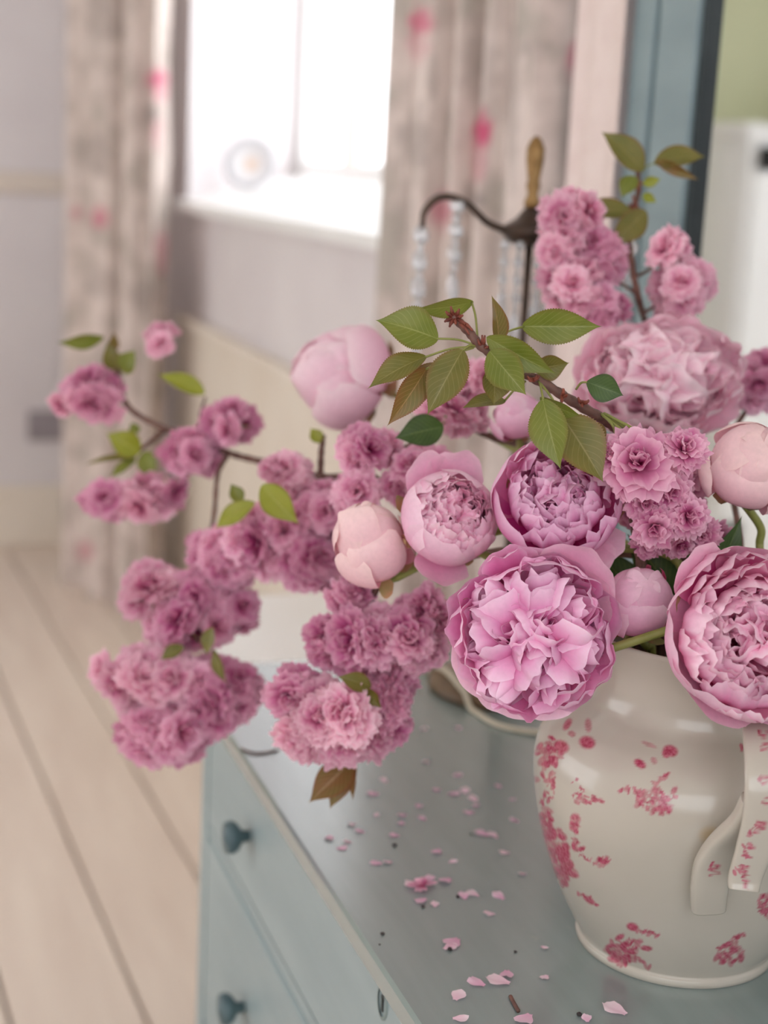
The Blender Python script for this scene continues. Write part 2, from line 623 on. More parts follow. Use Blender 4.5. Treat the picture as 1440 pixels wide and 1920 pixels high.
# window wall with a deep splayed recess
Y0, Y1 = 2.70, 5.05                  # opening on the room side
W0, W1 = 2.40, 5.50                  # opening on the outside
XO = 1.55                            # window plane
ZS, ZB, ZH = 1.338, 1.432, 2.78       # sill front, sill back, head
mb = MB()
prism(mb, [(XW, Y1), (XO, W1), (XO+.06, W1), (XO+.06, YF+.1), (XW, YF+.1)], 0, ZC)
prism(mb, [(XW, YN), (XO+.06, YN), (XO+.06, W0), (XO, W0), (XW, Y0)], 0, ZC)
mb.box(XW, XO+.06, W0, W1, ZH, ZC)
v = [(XW, Y0, 0), (XW, Y1, 0), (XO+.06, W1, 0), (XO+.06, W0, 0), (XW, Y0, ZS-.03), (XW, Y1, ZS-.03), (XO+.06, W1, ZB-.03), (XO+.06, W0, ZB-.03)]
mb.add(v, [(0, 1, 2, 3), (7, 6, 5, 4), (0, 4, 5, 1), (1, 5, 6, 2), (2, 6, 7, 3), (3, 7, 4, 0)])
struct('wall_right', mb, M['wall'])
struct('wall_back', MB().box(XL-.1, XW, YF, YF+.1, 0, ZC), M['wall'])
mb = MB()
mb.box(XL-.1, XL, YN, 1.5, 0, ZC).box(XL-.1, XL, 4.6, YF, 0, ZC).box(XL-.1, XL, 1.5, 4.6, 0, .55).box(XL-.1, XL, 1.5, 4.6, 2.45, ZC)
struct('wall_left', mb, M['wall'])
mb = MB().box(XL-.1, -2.75, YN-.1, YN, 0, ZC).box(.7, XW+.55, YN-.1, YN, 0, ZC).box(-2.75, .7, YN-.1, YN, 0, 1.15).box(-2.75, .7, YN-.1, YN, 2.7, ZC)  # unseen rear wall, its opening sized and raised to shape the light
struct('wall_front', mb, M['wall'])
struct('ceiling', MB().box(XL-.1, XW+.5, YN, YF+.1, ZC, ZC+.08), M['ceiling'])
struct('wall_chimney', MB().box(XL, -1.0, 5.45, YF, 0, ZC), M['wall_olive'])

# window in the recess
m, t, b, o = nt('window_glass')
tr = node(t, 'ShaderNodeBsdfTransparent')
gl = node(t, 'ShaderNodeBsdfGlossy'); gl.inputs['Roughness'].default_value = 0.02
mx = node(t, 'ShaderNodeMixShader'); mx.inputs[0].default_value = 0.05
t.links.new(tr.outputs[0], mx.inputs[1]); t.links.new(gl.outputs[0], mx.inputs[2]); t.links.new(mx.outputs[0], o.inputs[0])
M['glass'] = m


def window(name, x, ya, yb, za, zb, mull, trans, th=.05):
    w = MB().box(x-th/2, x+th/2, ya, ya+.07, za, zb).box(x-th/2, x+th/2, yb-.07, yb, za, zb)
    w.box(x-th/2, x+th/2, ya+.07, yb-.07, za, za+.07).box(x-th/2, x+th/2, ya+.07, yb-.07, zb-.07, zb)
    o = struct(name, w, M['white_paint'])
    ys = [ya+.07]+list(mull)+[yb-.07]
    zs = [za+.07]+list(trans)+[zb-.07]
    for y in mull:
        part('mullion', *_b(x-.02, x+.02, y-.04, y+.04, za+.07, zb-.07), M['cream'], o, smooth=False)
    for z in trans:
        part('glazing_bar', *_b(x-.015, x+.015, ya+.07, yb-.07, z-.013, z+.013), M['cream'], o, smooth=False)
    for i in range(len(ys)-1):
        for j in range(len(zs)-1):
            part('pane', *_b(x-.003, x+.003, ys[i], ys[i+1], zs[j], zs[j+1]), M['glass'], o, smooth=False)
    return o


def _b(*a):
    q = MB().box(*a)
    return q.v, q.f


ymul = float(onx(655, 150, XO)[1])
w1 = window('window_1', XO+.02, W0, W1, ZB-.02, ZH, [ymul-1.15, ymul], [])
v = [(XW-.045, Y0-.03, ZS-.03), (XW-.045, Y1+.02, ZS-.03), (XO, W1, ZB-.03), (XO, W0, ZB-.03), (XW-.045, Y0-.03, ZS), (XW-.045, Y1+.02, ZS), (XO, W1, ZB), (XO, W0, ZB)]
part('window_sill', v, [(0, 1, 2, 3), (7, 6, 5, 4), (0, 4, 5, 1), (1, 5, 6, 2), (2, 6, 7, 3), (3, 7, 4, 0)], M['white_paint'], w1, smooth=False)
window('window_2', XL-.05, 1.5, 4.6, .55, 2.45, [2.53, 3.57], [1.5])

# boarding, rails and skirtings
struct('trim_1', MB().box(XL, XW, YF-.022, YF, 1.318, 1.395, .006), M['beige_trim'])
struct('baseboard_back', MB().box(-1.0, XW, YF-.025, YF, 0, .235, .006), M['cream'])
tr2 = struct('trim_2', MB().box(XW-.035, XW, 1.0, 5.05, 0, .945).box(XW-.05, XW, 1.0, 5.05, .945, .975, .006), M['cream'])
struct('baseboard_right', MB().box(XW-.03, XW, 5.05, YF-.03, 0, .235, .006), M['cream'])

# socket on the far wall
so = thing('wall_socket', (0.715, YF-.012, .40), 'grey double wall socket plate low on the far wall beside the curtain', 'socket')
part('plate', *_b(.637, .794, YF-.012, YF, .405, .518), M['grey_plate'], so, smooth=False)
for xx in (.676, .755):
    part('rocker_switch', *_b(xx-.008, xx+.008, YF-.017, YF-.011, .488, .506), M['grey_plate'], so, smooth=False)
    for dx in (-.011, .011):
        part('pin_hole', *_b(xx+dx-.004, xx+dx+.004, YF-.014, YF-.0115, .43, .436), M['gap'], so, smooth=False)

# what the dressing mirror looks at: a white cupboard on the olive chimney wall
cp = thing('cupboard', (-1.85, 5.27, 0), 'tall white painted cupboard seen in the dressing mirror', 'cupboard')
part('carcass', *_b(-2.45, -1.22, 5.10, 5.45, 0, 1.655), M['white_paint'], cp, smooth=False)
q = MB().box(-2.49, -1.18, 5.06, 5.45, 1.665, 1.70, .006).box(-2.47, -1.2, 5.08, 5.45, 1.64, 1.67, .006)
part('cornice', q.v, q.f, M['white_paint'], cp, smooth=False)
for xa, xb, kx in ((-2.42, -1.845, -1.88), (-1.835, -1.25, -1.80)):
    q = MB().box(xa, xb, 5.085, 5.10, .1, 1.62).box(xa, xa+.09, 5.075, 5.086, .1, 1.62).box(xb-.09, xb, 5.075, 5.086, .1, 1.62).box(xa, xb, 5.075, 5.086, 1.53, 1.62).box(xa, xb, 5.075, 5.086, .1, .2)
    d = part('door', q.v, q.f, M['white_paint'], cp, smooth=False)
    q = MB().ball((kx, 5.055, .9), .016)
    part('knob', q.v, q.f, M['grey_plate'], d)
M['olive_box'] = simple('olive_card', srgb(170, 176, 84), srgb(182, 186, 96), 12, 0.7)
hb = thing('hat_box', (-1.72, 5.26, 1.70), 'olive green round lidded box on top of the white cupboard', 'box')
q = MB().lathe([(.12, 0), (.12, .10)], (-1.72, 5.26, 1.70), 36)
part('box_body', q.v, q.f, M['olive_box'], hb)
q = MB().lathe([(.124, 0), (.124, .035), (.10, .05), (.0005, .055)], (-1.72, 5.26, 1.80), 36)
part('lid', q.v, q.f, M['olive_box'], hb)

# ------------------------------------------------------------------ curtains
m, t, b, o = nt('printed_linen')
lf = noise(t, 9, 3)
base = ramp(t, lf, [(0.42, srgb(222, 208, 200)), (0.54, srgb(206, 192, 184)), (0.66, srgb(184, 175, 165))])
pk = attr(t, 'rose')
c1 = mixcol(t, pk, base, srgb(206, 96, 128))
gy = attr(t, 'spray_and_shade')
c2 = mixcol(t, gy, c1, srgb(138, 128, 122))  # printed sprays, plus fold shade painted into the cloth colour
wv = noise(t, 420, 2)
t.links.new(c2, b.inputs['Base Color'])
b.inputs['Roughness'].default_value = 0.9
bump(t, b, wv, 0.0006)
M['linen'] = m
M['lining'] = simple('pale_lining', srgb(232, 214, 208), srgb(238, 222, 216), 30, 0.9)


def curtain(name, label, plan, z0, z1, folds, amp, roses, sprays_and_shade, seed, ns=260, nz=150):
    rs = random.Random(seed)
    P = spline(plan, 40)
    seg = np.r_[0, np.cumsum(np.linalg.norm(np.diff(P, axis=0), axis=1))]
    s = np.linspace(0, seg[-1], ns+1)
    X = np.interp(s, seg, P[:, 0]); Y = np.interp(s, seg, P[:, 1])
    tx, ty = np.gradient(X), np.gradient(Y)
    L = np.hypot(tx, ty); nx, ny = ty/L, -tx/L
    q = s/seg[-1]
    z = np.linspace(z0, z1, nz+1)
    ph = [rs.uniform(0, 6.28) for _ in range(4)]
    h = ((z-z0)/(z1-z0))[:, None]
    mid = np.array([X.mean(), Y.mean()])
    sgn = 1.0 if (nx.mean()*(CAM[0]-mid[0])+ny.mean()*(CAM[1]-mid[1])) > 0 else -1.0
    warp = q[None, :] + 0.02*np.sin(9*q[None, :]+ph[0]) + 0.012*np.sin(3*h+ph[1])
    a = 2*PI*folds*warp
    d = amp*(2.2*np.abs(np.cos(a/2+ph[2]))**.55-1.3+.25*np.sin(2.3*a+ph[3]))*(1-0.2*h)*sgn
    l = amp*0.3*np.cos(a+2*ph[2])
    V = np.stack([X[None]+nx[None]*d+tx/L*l, Y[None]+ny[None]*d+ty/L*l, z[:, None]+0*X[None]], -1).reshape(-1, 3)
    px, py = proj_many(V)
    def paint(blobs):
        a = np.zeros(len(V))
        for (bx, by, bxr, byr, k) in blobs:
            dd = ((px-bx)/bxr)**2+((py-by)/byr)**2
            wob = 1+.3*np.sin(px*.13+bx)+.3*np.sin(py*.11+by)
            a = np.maximum(a, k*np.clip(1.4*(1-dd*wob), 0, 1))
        return a
    c = thing(name, (float(X.mean()), float(Y.mean()), z0), label, 'curtain', None)
    cl = part('curtain_cloth', V, grid_faces(ns, nz), M['linen'], c, attrs={'rose': paint(roses), 'spray_and_shade': paint(sprays_and_shade)})
    hm = V.reshape(nz+1, ns+1, 3)[0]
    v2 = np.concatenate([hm+[0, 0, -.001], hm+[0, 0, .05]]) + np.tile(np.stack([nx, ny, 0*nx], 1)*.0015, (2, 1))
    f2 = [(i, i+1, i+ns+2, i+ns+1) for i in range(ns)]
    part('hem', v2, f2, M['linen'], c, attrs={'rose': np.zeros(len(v2)), 'spray_and_shade': np.zeros(len(v2))})
    return c


def proj_many(V):
    q = V-CAM
    z = q @ FWD
    return 720+FPX*(q @ RIGHT)/z, 960-FPX*(q @ UP)/z


curtain('window_curtain', 'floral linen curtain hanging in the corner beside the far wall', [(.735, 5.36), (.80, 5.12), (.875, 4.96), (.93, 4.72)], .0, 2.75, 3.4, .055,
        [(296, 145, 18, 22, .9), (298, 175, 16, 22, .5), (188, 405, 20, 22, .6), (145, 398, 14, 16, .45), (305, 470, 18, 40, .4), (160, 1035, 20, 24, .4), (292, 250, 14, 30, .3)],
        [(175, 290, 40, 40, .4), (195, 30, 40, 80, .4), (285, 215, 16, 24, .7), (270, 560, 30, 40, .5), (190, 530, 40, 40, .35), (265, 300, 8, 200, .3), (200, 700, 40, 60, .3)], 3)  # the tall thin strip paints in the shade of a fold
rc = curtain('window_curtain', 'floral linen curtain hanging behind the candelabrum next to the dressing mirror', [(.975, 2.77), (.96, 2.56), (.98, 2.30), (.965, 2.06)], .0, 2.75, 5.2, .052,
             [(905, 245, 30, 26, 1.0), (900, 290, 22, 60, .35), (825, 395, 22, 48, .55), (790, 45, 26, 30, .8), (785, 90, 22, 40, .3), (1075, 110, 18, 45, .6)],
             [(775, 260, 34, 60, .5), (900, 120, 40, 90, .35), (890, 375, 30, 26, .7), (1005, 90, 40, 30, .3), (960, 180, 14, 180, .35), (1062, 260, 14, 200, .4), (760, 420, 30, 80, .3), (930, 470, 20, 90, .4), (810, 150, 14, 40, .4)], 8)
# pale lining turned towards the room
zz = np.linspace(0, 2.75, 30)
vv = []
for z in zz:
    for kk in range(25):
        q = kk/24
        h = z/2.75
        y = 2.06-.235*q-.03*(1-h)*(1-q)
        vv.append((.955+.02*math.sin(q*5.2+.4)+.012*math.sin(9*q+2*h), y, z))
part('lining', vv, grid_faces(24, 29), M['lining'], rc)

# a pale patterned plate stood on the window sill
m, t, b, o = nt('pale_plate_glaze')
b.inputs['Roughness'].default_value = 0.2
g = attr(t, 'g')
t.links.new(ramp(t, g, [(0.0, srgb(228, 190, 160)), (0.16, srgb(236, 214, 196)), (0.3, srgb(238, 238, 238)), (0.78, srgb(230, 231, 234)), (0.86, srgb(200, 204, 210)), (1.0, srgb(214, 217, 222))]), b.inputs['Base Color'])
M['plate'] = m
pc = onx(388, 272, 1.30)
zc = ZS+(ZB-ZS)*(1.26-XW)/(XO-XW)
R0 = .088
prof = [(0.0005, .0), (.3*R0, .0), (.62*R0, .002), (.7*R0, .010), (R0, .016), (R0, .020), (.7*R0, .014), (.6*R0, .006), (.0005, .004)]
gs = [max(0, p[0]/R0) for p in prof]
v, f = lathe_vf(prof, (0, 0, 0), 40, False)
Rm = np.stack([np.array([.85, -.52, 0]), np.array([.13, .21, .97]), np.array([-.50, -.82, .25])], 1)
Rm[:, 2] /= np.linalg.norm(Rm[:, 2]); Rm[:, 0] = np.cross([0, 0, 1.0], Rm[:, 2]); Rm[:, 0] /= np.linalg.norm(Rm[:, 0]); Rm[:, 1] = np.cross(Rm[:, 2], Rm[:, 0])
v = np.array(v) @ Rm.T
v += np.array([1.26, 5.02, 0])
v[:, 2] += zc - v[:, 2].min() + .004
whole('display_plate', v, f, M['plate'], 'pale round plate propped up on the white window sill', 'plate', attrs={'g': np.repeat(gs, 40)})


# ------------------------------------------------------------------ dresser
def worn(name, c1, c2, wearc, rough=0.42, lo=.66, hi=.72, sc=9, stretch=(3, .6, 3)):
    m, t, b, o = nt(name)
    n1 = noise(t, 5, 5, stretch=stretch)
    n2 = noise(t, sc, 6, rough=.7)
    c = ramp(t, n1, [(.35, c1), (.65, c2)])
    w = ramp(t, n2, [(lo, (0, 0, 0, 1)), (hi, (1, 1, 1, 1))])
    t.links.new(mixcol(t, w, c, wearc), b.inputs['Base Color'])
    b.inputs['Roughness'].default_value = rough
    bump(t, b, n1, .0006)
    return m


M['blue'] = worn('blue_grey_chalk_paint', srgb(146, 163, 165), srgb(158, 174, 175), srgb(172, 177, 168))
M['blue_top'] = worn('blue_grey_top_paint', srgb(128, 143, 141), srgb(138, 152, 150), srgb(146, 155, 148), rough=.25, stretch=(5, .5, 5))
_b2 = M['blue_top'].node_tree.nodes['Principled BSDF']
_b2.inputs['Specular IOR Level'].default_value = .8
_b2.inputs['Coat Weight'].default_value = .8
_b2.inputs['Coat Roughness'].default_value = .2
M['blue_frame'] = worn('blue_grey_frame_paint', srgb(132, 150, 154), srgb(144, 162, 165), srgb(150, 160, 160), rough=.4)
M['dark_knob'] = simple('dark_teal_knob', srgb(70, 92, 98), srgb(88, 110, 114), 20, .4)
M['keyhole'] = simple('keyhole_dark', srgb(30, 32, 30), srgb(40, 40, 38), 20, .6)
M['escutcheon'] = simple('worn_escutcheon', srgb(128, 146, 144), srgb(146, 160, 156), 40, .4)

DX0, DX1, DY0, DY1, ZT = .39, 1.0, .40, 1.82, .85
dr = thing('dresser', (.66, 1.11, 0), 'blue-grey painted chest of drawers with fallen pink petals on top', 'dresser')
q = MB().box(DX0, DX1, DY0, DY1, ZT-.022, ZT, .003)
part('dresser_top', q.v, q.f, M['blue_top'], dr, smooth=False)
q = MB().box(DX0+.012, DX1-.004, DY0+.012, DY1-.012, ZT-.036, ZT-.022, .003)
part('top_moulding', q.v, q.f, M['blue'], dr, smooth=False)
BX = .412
q = MB().box(BX, DX1-.01, DY0+.02, DY0+.055, .06, ZT-.036).box(BX, DX1-.01, DY1-.055, DY1-.02, .06, ZT-.036)
q.box(DX1-.03, DX1-.01, DY0+.055, DY1-.055, .06, ZT-.036)
rails = [(.645, .660), (.392, .407), (.06, .15)]
for a, b_ in rails:
    q.box(BX+.002, BX+.03, DY0+.055, DY1-.055, a, b_)
q.box(BX+.03, DX1-.03, DY0+.055, DY1-.055, .06, .075)
part('carcass', q.v, q.f, M['blue'], dr, smooth=False)
for yy in (DY0+.06, DY1-.06):
    for xx in (BX+.04, DX1-.06):
        q = MB().lathe([(.022, 0), (.03, .03), (.028, .06)], (xx, yy, 0), 16)
        part('foot', q.v, q.f, M['blue'], dr)
for za, zb in ((.663, .811), (.410, .642), (.153, .389)):
    ya, yb = DY0+.059, DY1-.059
    q = MB().box(BX, BX+.02, ya, yb, za, zb, .003)
    q.box(BX+.02, BX+.45, ya+.01, yb-.01, za+.01, zb-.03)
    d = part('drawer', q.v, q.f, M['blue'], dr, smooth=False)
    zk = (za+zb)/2
    for yk in (.655, 1.557):
        pr = [(.006, 0), (.007, .010), (.016, .016), (.019, .022), (.017, .029), (.0005, .032)]
        v, f = lathe_vf(pr, (0, 0, 0), 18, False)
        v = np.array([(BX-p[2]+.001, yk+p[0], zk+p[1]) for p in v])
        kb = part('knob', v, f, M['dark_knob'], d)
    yk, zk = 1.103, zb-.022
    pr = [(.012, 0), (.012, .0015), (.0095, .002)]
    v, f = lathe_vf(pr, (0, 0, 0), 24, False)
    v = np.array([(BX-p[2]+.0002, yk+p[0], zk+p[1]*1.35) for p in v])
    es = part('escutcheon', v, f, M['escutcheon'], d)
    q = MB().box(BX-.0012, BX+.0005, yk-.0016, yk+.0016, zk-.009, zk+.003).add(*(lambda l: ([(BX-.0012-p[2]*.0, yk+p[0], zk+.004+p[1]) for p in l[0]], l[1]))(lathe_vf([(.0032, 0), (.0005, 0)], (0, 0, 0), 12, False)))
    part('keyhole', q.v, q.f, M['keyhole'], d, smooth=False)

# ------------------------------------------------------------------ dressing mirror standing at the back
m, t, b, o = nt('mirror_silver')
b.inputs['Base Color'].default_value = (.86, .88, .88, 1)
b.inputs['Metallic'].default_value = 1.0
b.inputs['Roughness'].default_value = 0.03
M['mirror'] = m
M['dark_gap'] = simple('rebate_shade', srgb(40, 48, 50), srgb(52, 60, 62), 10, .6)  # shade of the frame's inner edge, put into the colour
mi = thing('dressing_mirror', (.95, 1.1, ZT), 'large mirror in a blue-grey painted frame standing on the dresser', 'mirror')
MY0, MY1, MZ0, MZ1 = .52, 1.828, ZT, 1.98
q = MB().box(0.980, 1.000, MY0, MY1, MZ0, MZ1)
part('backing', q.v, q.f, M['blue_frame'], mi, smooth=False)


def stile(y0, y1, sgn, name):
    # outer strip, groove, inner strip, rebate coloured dark for the shade in the gap
    w = y1-y0
    a = lambda f: y0+f*w if sgn > 0 else y1-f*w
    q = MB()
    for fa, fb, xf in ((0, .33, 0.947), (.33, .37, 0.961), (.37, .93, 0.951)):
        lo, hi = sorted((a(fa), a(fb)))
        q.box(xf, 0.981, lo, hi, MZ0, MZ1, .002)
    o = part(name, q.v, q.f, M['blue_frame'], mi, smooth=False)
    lo, hi = sorted((a(.93), a(1.0)))
    q = MB().box(0.959, 0.981, lo, hi, MZ0+.05, MZ1-.05)
    part('rebate', q.v, q.f, M['dark_gap'], o, smooth=False)


stile(1.665, MY1, -1, 'frame_stile')
stile(MY0, MY0+.17, 1, 'frame_stile')
q = MB().box(0.951, 0.981, MY0+.17, 1.665, MZ0, MZ0+.10, .002)
part('frame_rail', q.v, q.f, M['blue_frame'], mi, smooth=False)
q = MB().box(0.951, 0.981, MY0+.17, 1.665, MZ1-.12, MZ1, .002)
part('frame_rail', q.v, q.f, M['blue_frame'], mi, smooth=False)
q = MB().box(0.969, 0.979, MY0+.17, 1.667, MZ0+.10, MZ1-.12)
part('mirror_glass', q.v, q.f, M['mirror'], mi, smooth=False)

# ------------------------------------------------------------------ white table beyond the dresser
M['white_top'] = simple('white_table_paint', srgb(248, 248, 244), srgb(252, 252, 250), 4, .3)
wt = thing('side_table', (.67, 2.26, 0), 'white painted side table beyond the end of the dresser', 'table')
q = MB().box(.55, .86, 1.88, 2.64, .675, .70, .004)
part('table_top', q.v, q.f, M['white_top'], wt, smooth=False)
q = MB().box(.63, .65, 1.95, 2.50, .60, .675).box(.81, .83, 1.95, 2.50, .60, .675).box(.65, .81, 1.93, 1.95, .60, .675).box(.65, .81, 2.50, 2.52, .60, .675)
part('apron', q.v, q.f, M['white_top'], wt, smooth=False)
for xx in (.627, .797):
    for yy in (1.92, 2.49):
        q = MB().box(xx, xx+.036, yy, yy+.036, 0, .675, .003)
        part('leg', q.v, q.f, M['white_top'], wt, smooth=False)

# ------------------------------------------------------------------ candelabrum with crystal drops
M['bronze'] = simple('dark_bronze', srgb(70, 58, 52), srgb(96, 78, 66), 30, .38, metal=.75)
M['brass'] = simple('worn_brass', srgb(128, 98, 58), srgb(150, 116, 70), 40, .4, metal=.6)
M['base_brown'] = simple('brown_base', srgb(96, 74, 50), srgb(124, 98, 68), 14, .4)
m, t, b, o = nt('crystal')
b.inputs['Base Color'].default_value = (.95, .96, .97, 1)
b.inputs['Roughness'].default_value = .06
b.inputs['Transmission Weight'].default_value = .75
b.inputs['IOR'].default_value = 1.5
nn = noise(t, 3, 2); t.links.new(ramp(t, nn, [(0, (.92, .94, .96, 1)), (1, (1, 1, 1, 1))]), b.inputs['Base Color'])
M['crystal'] = m
lb = onz(935, 1292, ZT)
LX, LY = float(lb[0]), float(lb[1])
la = thing('candelabrum', (LX, LY, ZT), 'bronze candelabrum hung with crystal drops standing behind the flowers', 'candelabrum')
q = MB().lathe([(.084, 0), (.088, .004), (.086, .012), (.06, .022), (.03, .030), (.016, .05), (.012, .07), (.0005, .072)], (LX, LY, ZT), 48)
part('base', q.v, q.f, M['base_brown'], la)
zd = float(at(985, 436, 1.86)[2])            # drip dish
q = MB().lathe([(.008, .06), (.006, .10), (.010, .12), (.005, .15), (.0045, .30), (.008, .33), (.0045, .36), (.0045, zd-ZT)], (LX, LY, ZT), 16)
part('stem', q.v, q.f, M['bronze'], la)
q = MB().lathe([(.005, -.014), (.022, -.010), (.034, .0), (.036, .006), (.028, .012), (.018, .018), (.010, .028), (.006, .034)], (LX, LY, zd), 32)
part('drip_dish', q.v, q.f, M['bronze'], la)
q = MB().lathe([(.008, .03), (.010, .036), (.006, .046), (.0085, .056), (.007, .062), (.0105, .085), (.0105, .098), (.006, .108), (.0005, .112)], (LX, LY, zd), 20)
part('finial', q.v, q.f, M['brass'], la)


def drop_string(parent, p, n, r):
    z = p[2]
    for i in range(n):
        rr = r*(1 if i % 2 == 0 else .5)
        q = MB().ball((p[0], p[1], z-rr), rr, 8, 5)
        part('crystal_bead', q.v, q.f, M['crystal'], parent, smooth=False)
        z -= 2*rr+.001
    pr = [(.0005, 0), (.004, -.006), (.0075, -.02), (.0055, -.032), (.0005, -.042)]
    v, f = lathe_vf([(a, b_) for a, b_ in pr][::-1], (p[0], p[1], z), 8, False)
    part('crystal_drop', v, f, M['crystal'], parent, smooth=False)


for k, az in enumerate((203, 155, -42)):
    d = RIGHT*math.cos(math.radians(az)) + FWD*math.sin(math.radians(az))
    d[2] = 0
    d /= np.linalg.norm(d)
    c = np.array([LX, LY, zd])
    pts = spline([c+d*r_+np.array([0, 0, h]) for r_, h in ((.025, .003), (.055, .012), (.085, .034), (.115, .038), (.134, .022), (.137, .004))], 7)
    v, f = tube_vf(pts, np.linspace(.0045, .0028, len(pts)), 8)
    arm = part('arm', v, f, M['bronze'], la)
    drop_string(arm, pts[-1], 7, .0095)
    drop_string(arm, pts[16], 6, .0085)
c = np.array([LX, LY, zd])
for k in range(8):
    a = 2*PI*k/8
    drop_string(la, c+np.array([.03*math.cos(a), .03*math.sin(a), -.006]), 6 + k % 3, .006)

# cream flex trailing over the base and off the dresser
M['flex'] = simple('cream_flex', srgb(206, 196, 172), srgb(216, 206, 184), 60, .6)
def tp(px, py, h): return onz(px, py, ZT+h)
pts = [tp(1120, 1370, .0035), tp(1040, 1374, .0035), tp(985, 1371, .0035), tp(930, 1358, .0035), tp(893, 1336, .0035), tp(862, 1314, .0035), tp(820, 1276, .0035), tp(790, 1250, .0035), (.700, 1.803, ZT+.0035)]
P = spline(pts, 12)
rb = np.hypot(P[:, 0]-LX, P[:, 1]-LY)            # the flex rides up over the round base
hb = np.interp(rb, [.03, .06, .0865, .0885, .0935], [.0315, .0245, .0150, .0115, .0])
P[:, 2] = ZT+.0034+hb
for _ in range(2):
    P[1:-1, 2] = np.maximum(P[1:-1, 2], (P[:-2, 2]+P[2:, 2])/2)
tail = spline([P[-1], (.698, 1.818, ZT+.0040), (.6965, 1.8252, ZT+.0005), (.696, 1.8262, ZT-.02), (.696, 1.8262, ZT-.10), (.696, 1.834, .45), (.71, 1.845, .06), (.76, 1.865, .0045), (.90, 1.885, .0045)], 8)
v, f = tube_vf(np.concatenate([P[:-1], tail]), .0035, 8)
whole('lamp_flex', v, f, M['flex'], 'cream flex lying across the brown base of the candelabrum', 'cable')

# ------------------------------------------------------------------ jug-shaped vase
m, t, b, o = nt('cream_transferware')
pr_ = attr(t, 'print')
n1 = noise(t, 6, 4)
gl_ = ramp(t, n1, [(.35, srgb(186, 178, 164)), (.65, srgb(194, 187, 174))])
n2 = noise(t, 300, 3)
ink = ramp(t, n2, [(.35, srgb(156, 46, 74)), (.65, srgb(188, 96, 116))])
c1 = mixcol(t, pr_, gl_, ink)
st = attr(t, 'stain')
t.links.new(mixcol(t, st, c1, srgb(186, 156, 104)), b.inputs['Base Color'])
b.inputs['Roughness'].default_value = .22
b.inputs['Coat Weight'].default_value = .25
b.inputs['Coat Roughness'].default_value = .06
M['glaze'] = m
VX, VY = .646, 1.04
va = thing('vase', (VX, VY, ZT), 'cream glazed vase with pink transfer-printed flowers holding the bouquet', 'vase')
prof = [(.060, .003), (.079, .0), (.0825, .002), (.0828, .006), (.0812, .0085), (.0830, .0125), (.0915, .028), (.1025, .050), (.1105, .070), (.1175, .090), (.1225, .110), (.1265, .130), (.1285, .150), (.1275, .166), (.1225, .181), (.112, .194), (.098, .204), (.0885, .211), (.0845, .219), (.083, .230), (.084, .245), (.088, .258), (.092, .268)]
inner = [(.0935, .2715), (.091, .272), (.088, .268), (.080, .245), (.078, .225), (.092, .200), (.118, .170), (.122, .140), (.105, .070), (.075, .03), (.0005, .025)]
Pf = spline(prof, 11)
Pi = spline(inner, 4)
Pall = np.concatenate([Pf, Pi])
nph = 560
ang = np.linspace(0, 2*PI, nph, endpoint=False)
V = np.stack([VX+Pall[:, 0][:, None]*np.cos(ang), VY+Pall[:, 0][:, None]*np.sin(ang), ZT+Pall[:, 1][:, None]+0*ang], -1).reshape(-1, 3)
i = np.arange(len(Pall)-1)[:, None]*nph
a_ = np.arange(nph)[None, :]; b_ = (a_+1) % nph
F = np.stack([i+a_, i+b_, i+nph+b_, i+nph+a_], -1).reshape(-1, 4)
outer = np.repeat(np.arange(len(Pall)) < len(Pf), nph)
nrm = np.tile(np.stack([np.cos(ang), np.sin(ang), 0*ang], -1), (len(Pall), 1))
front = outer & (((V-CAM)*nrm).sum(1) < 0)


def strokes(seed, cx, cy, sx, sy, n, lo=4, hi=10, ang0=0.0, spread=3.1):
    rs = random.Random(seed)
    out = []
    for _ in range(n):
        while True:
            u, w = rs.uniform(-1, 1), rs.uniform(-1, 1)
            if u*u+w*w < 1: break
        l = rs.uniform(lo, hi)
        out.append((cx+u*sx, cy+w*sy, l, l*rs.uniform(.3, .6), ang0+rs.uniform(-spread, spread), rs.uniform(.45, 1)))
    return out


def spray_line(x0, y0, x1, y1, n, seed, l=5, jit=3):
    rs = random.Random(seed)
    return [(x0+(x1-x0)*k/n+rs.uniform(-jit, jit), y0+(y1-y0)*k/n+rs.uniform(-jit, jit), l*rs.uniform(.7, 1.2), l*.4, rs.uniform(0, 3.1), rs.uniform(.5, .95)) for k in range(n+1)]


S = []
# spray on the shoulder in front
S += strokes(1, 1225, 1498, 30, 24, 34, 5, 11) + strokes(2, 1240, 1508, 18, 16, 16, 6, 11)
S += spray_line(1200, 1484, 1162, 1479, 6, 3, 7) + spray_line(1228, 1470, 1250, 1452, 4, 4, 8) + [(1257, 1408, 15, 10, .3, .9), (1249, 1413, 9, 7, 1.2, .85), (1200, 1432, 13, 7, .6, .9), (1226, 1426, 8, 5, 1.0, .5), (1217, 1396, 16, 4, .4, .4), (1264, 1482, 9, 5, -.9, .7), (1266, 1494, 6, 4, .2, .7)]
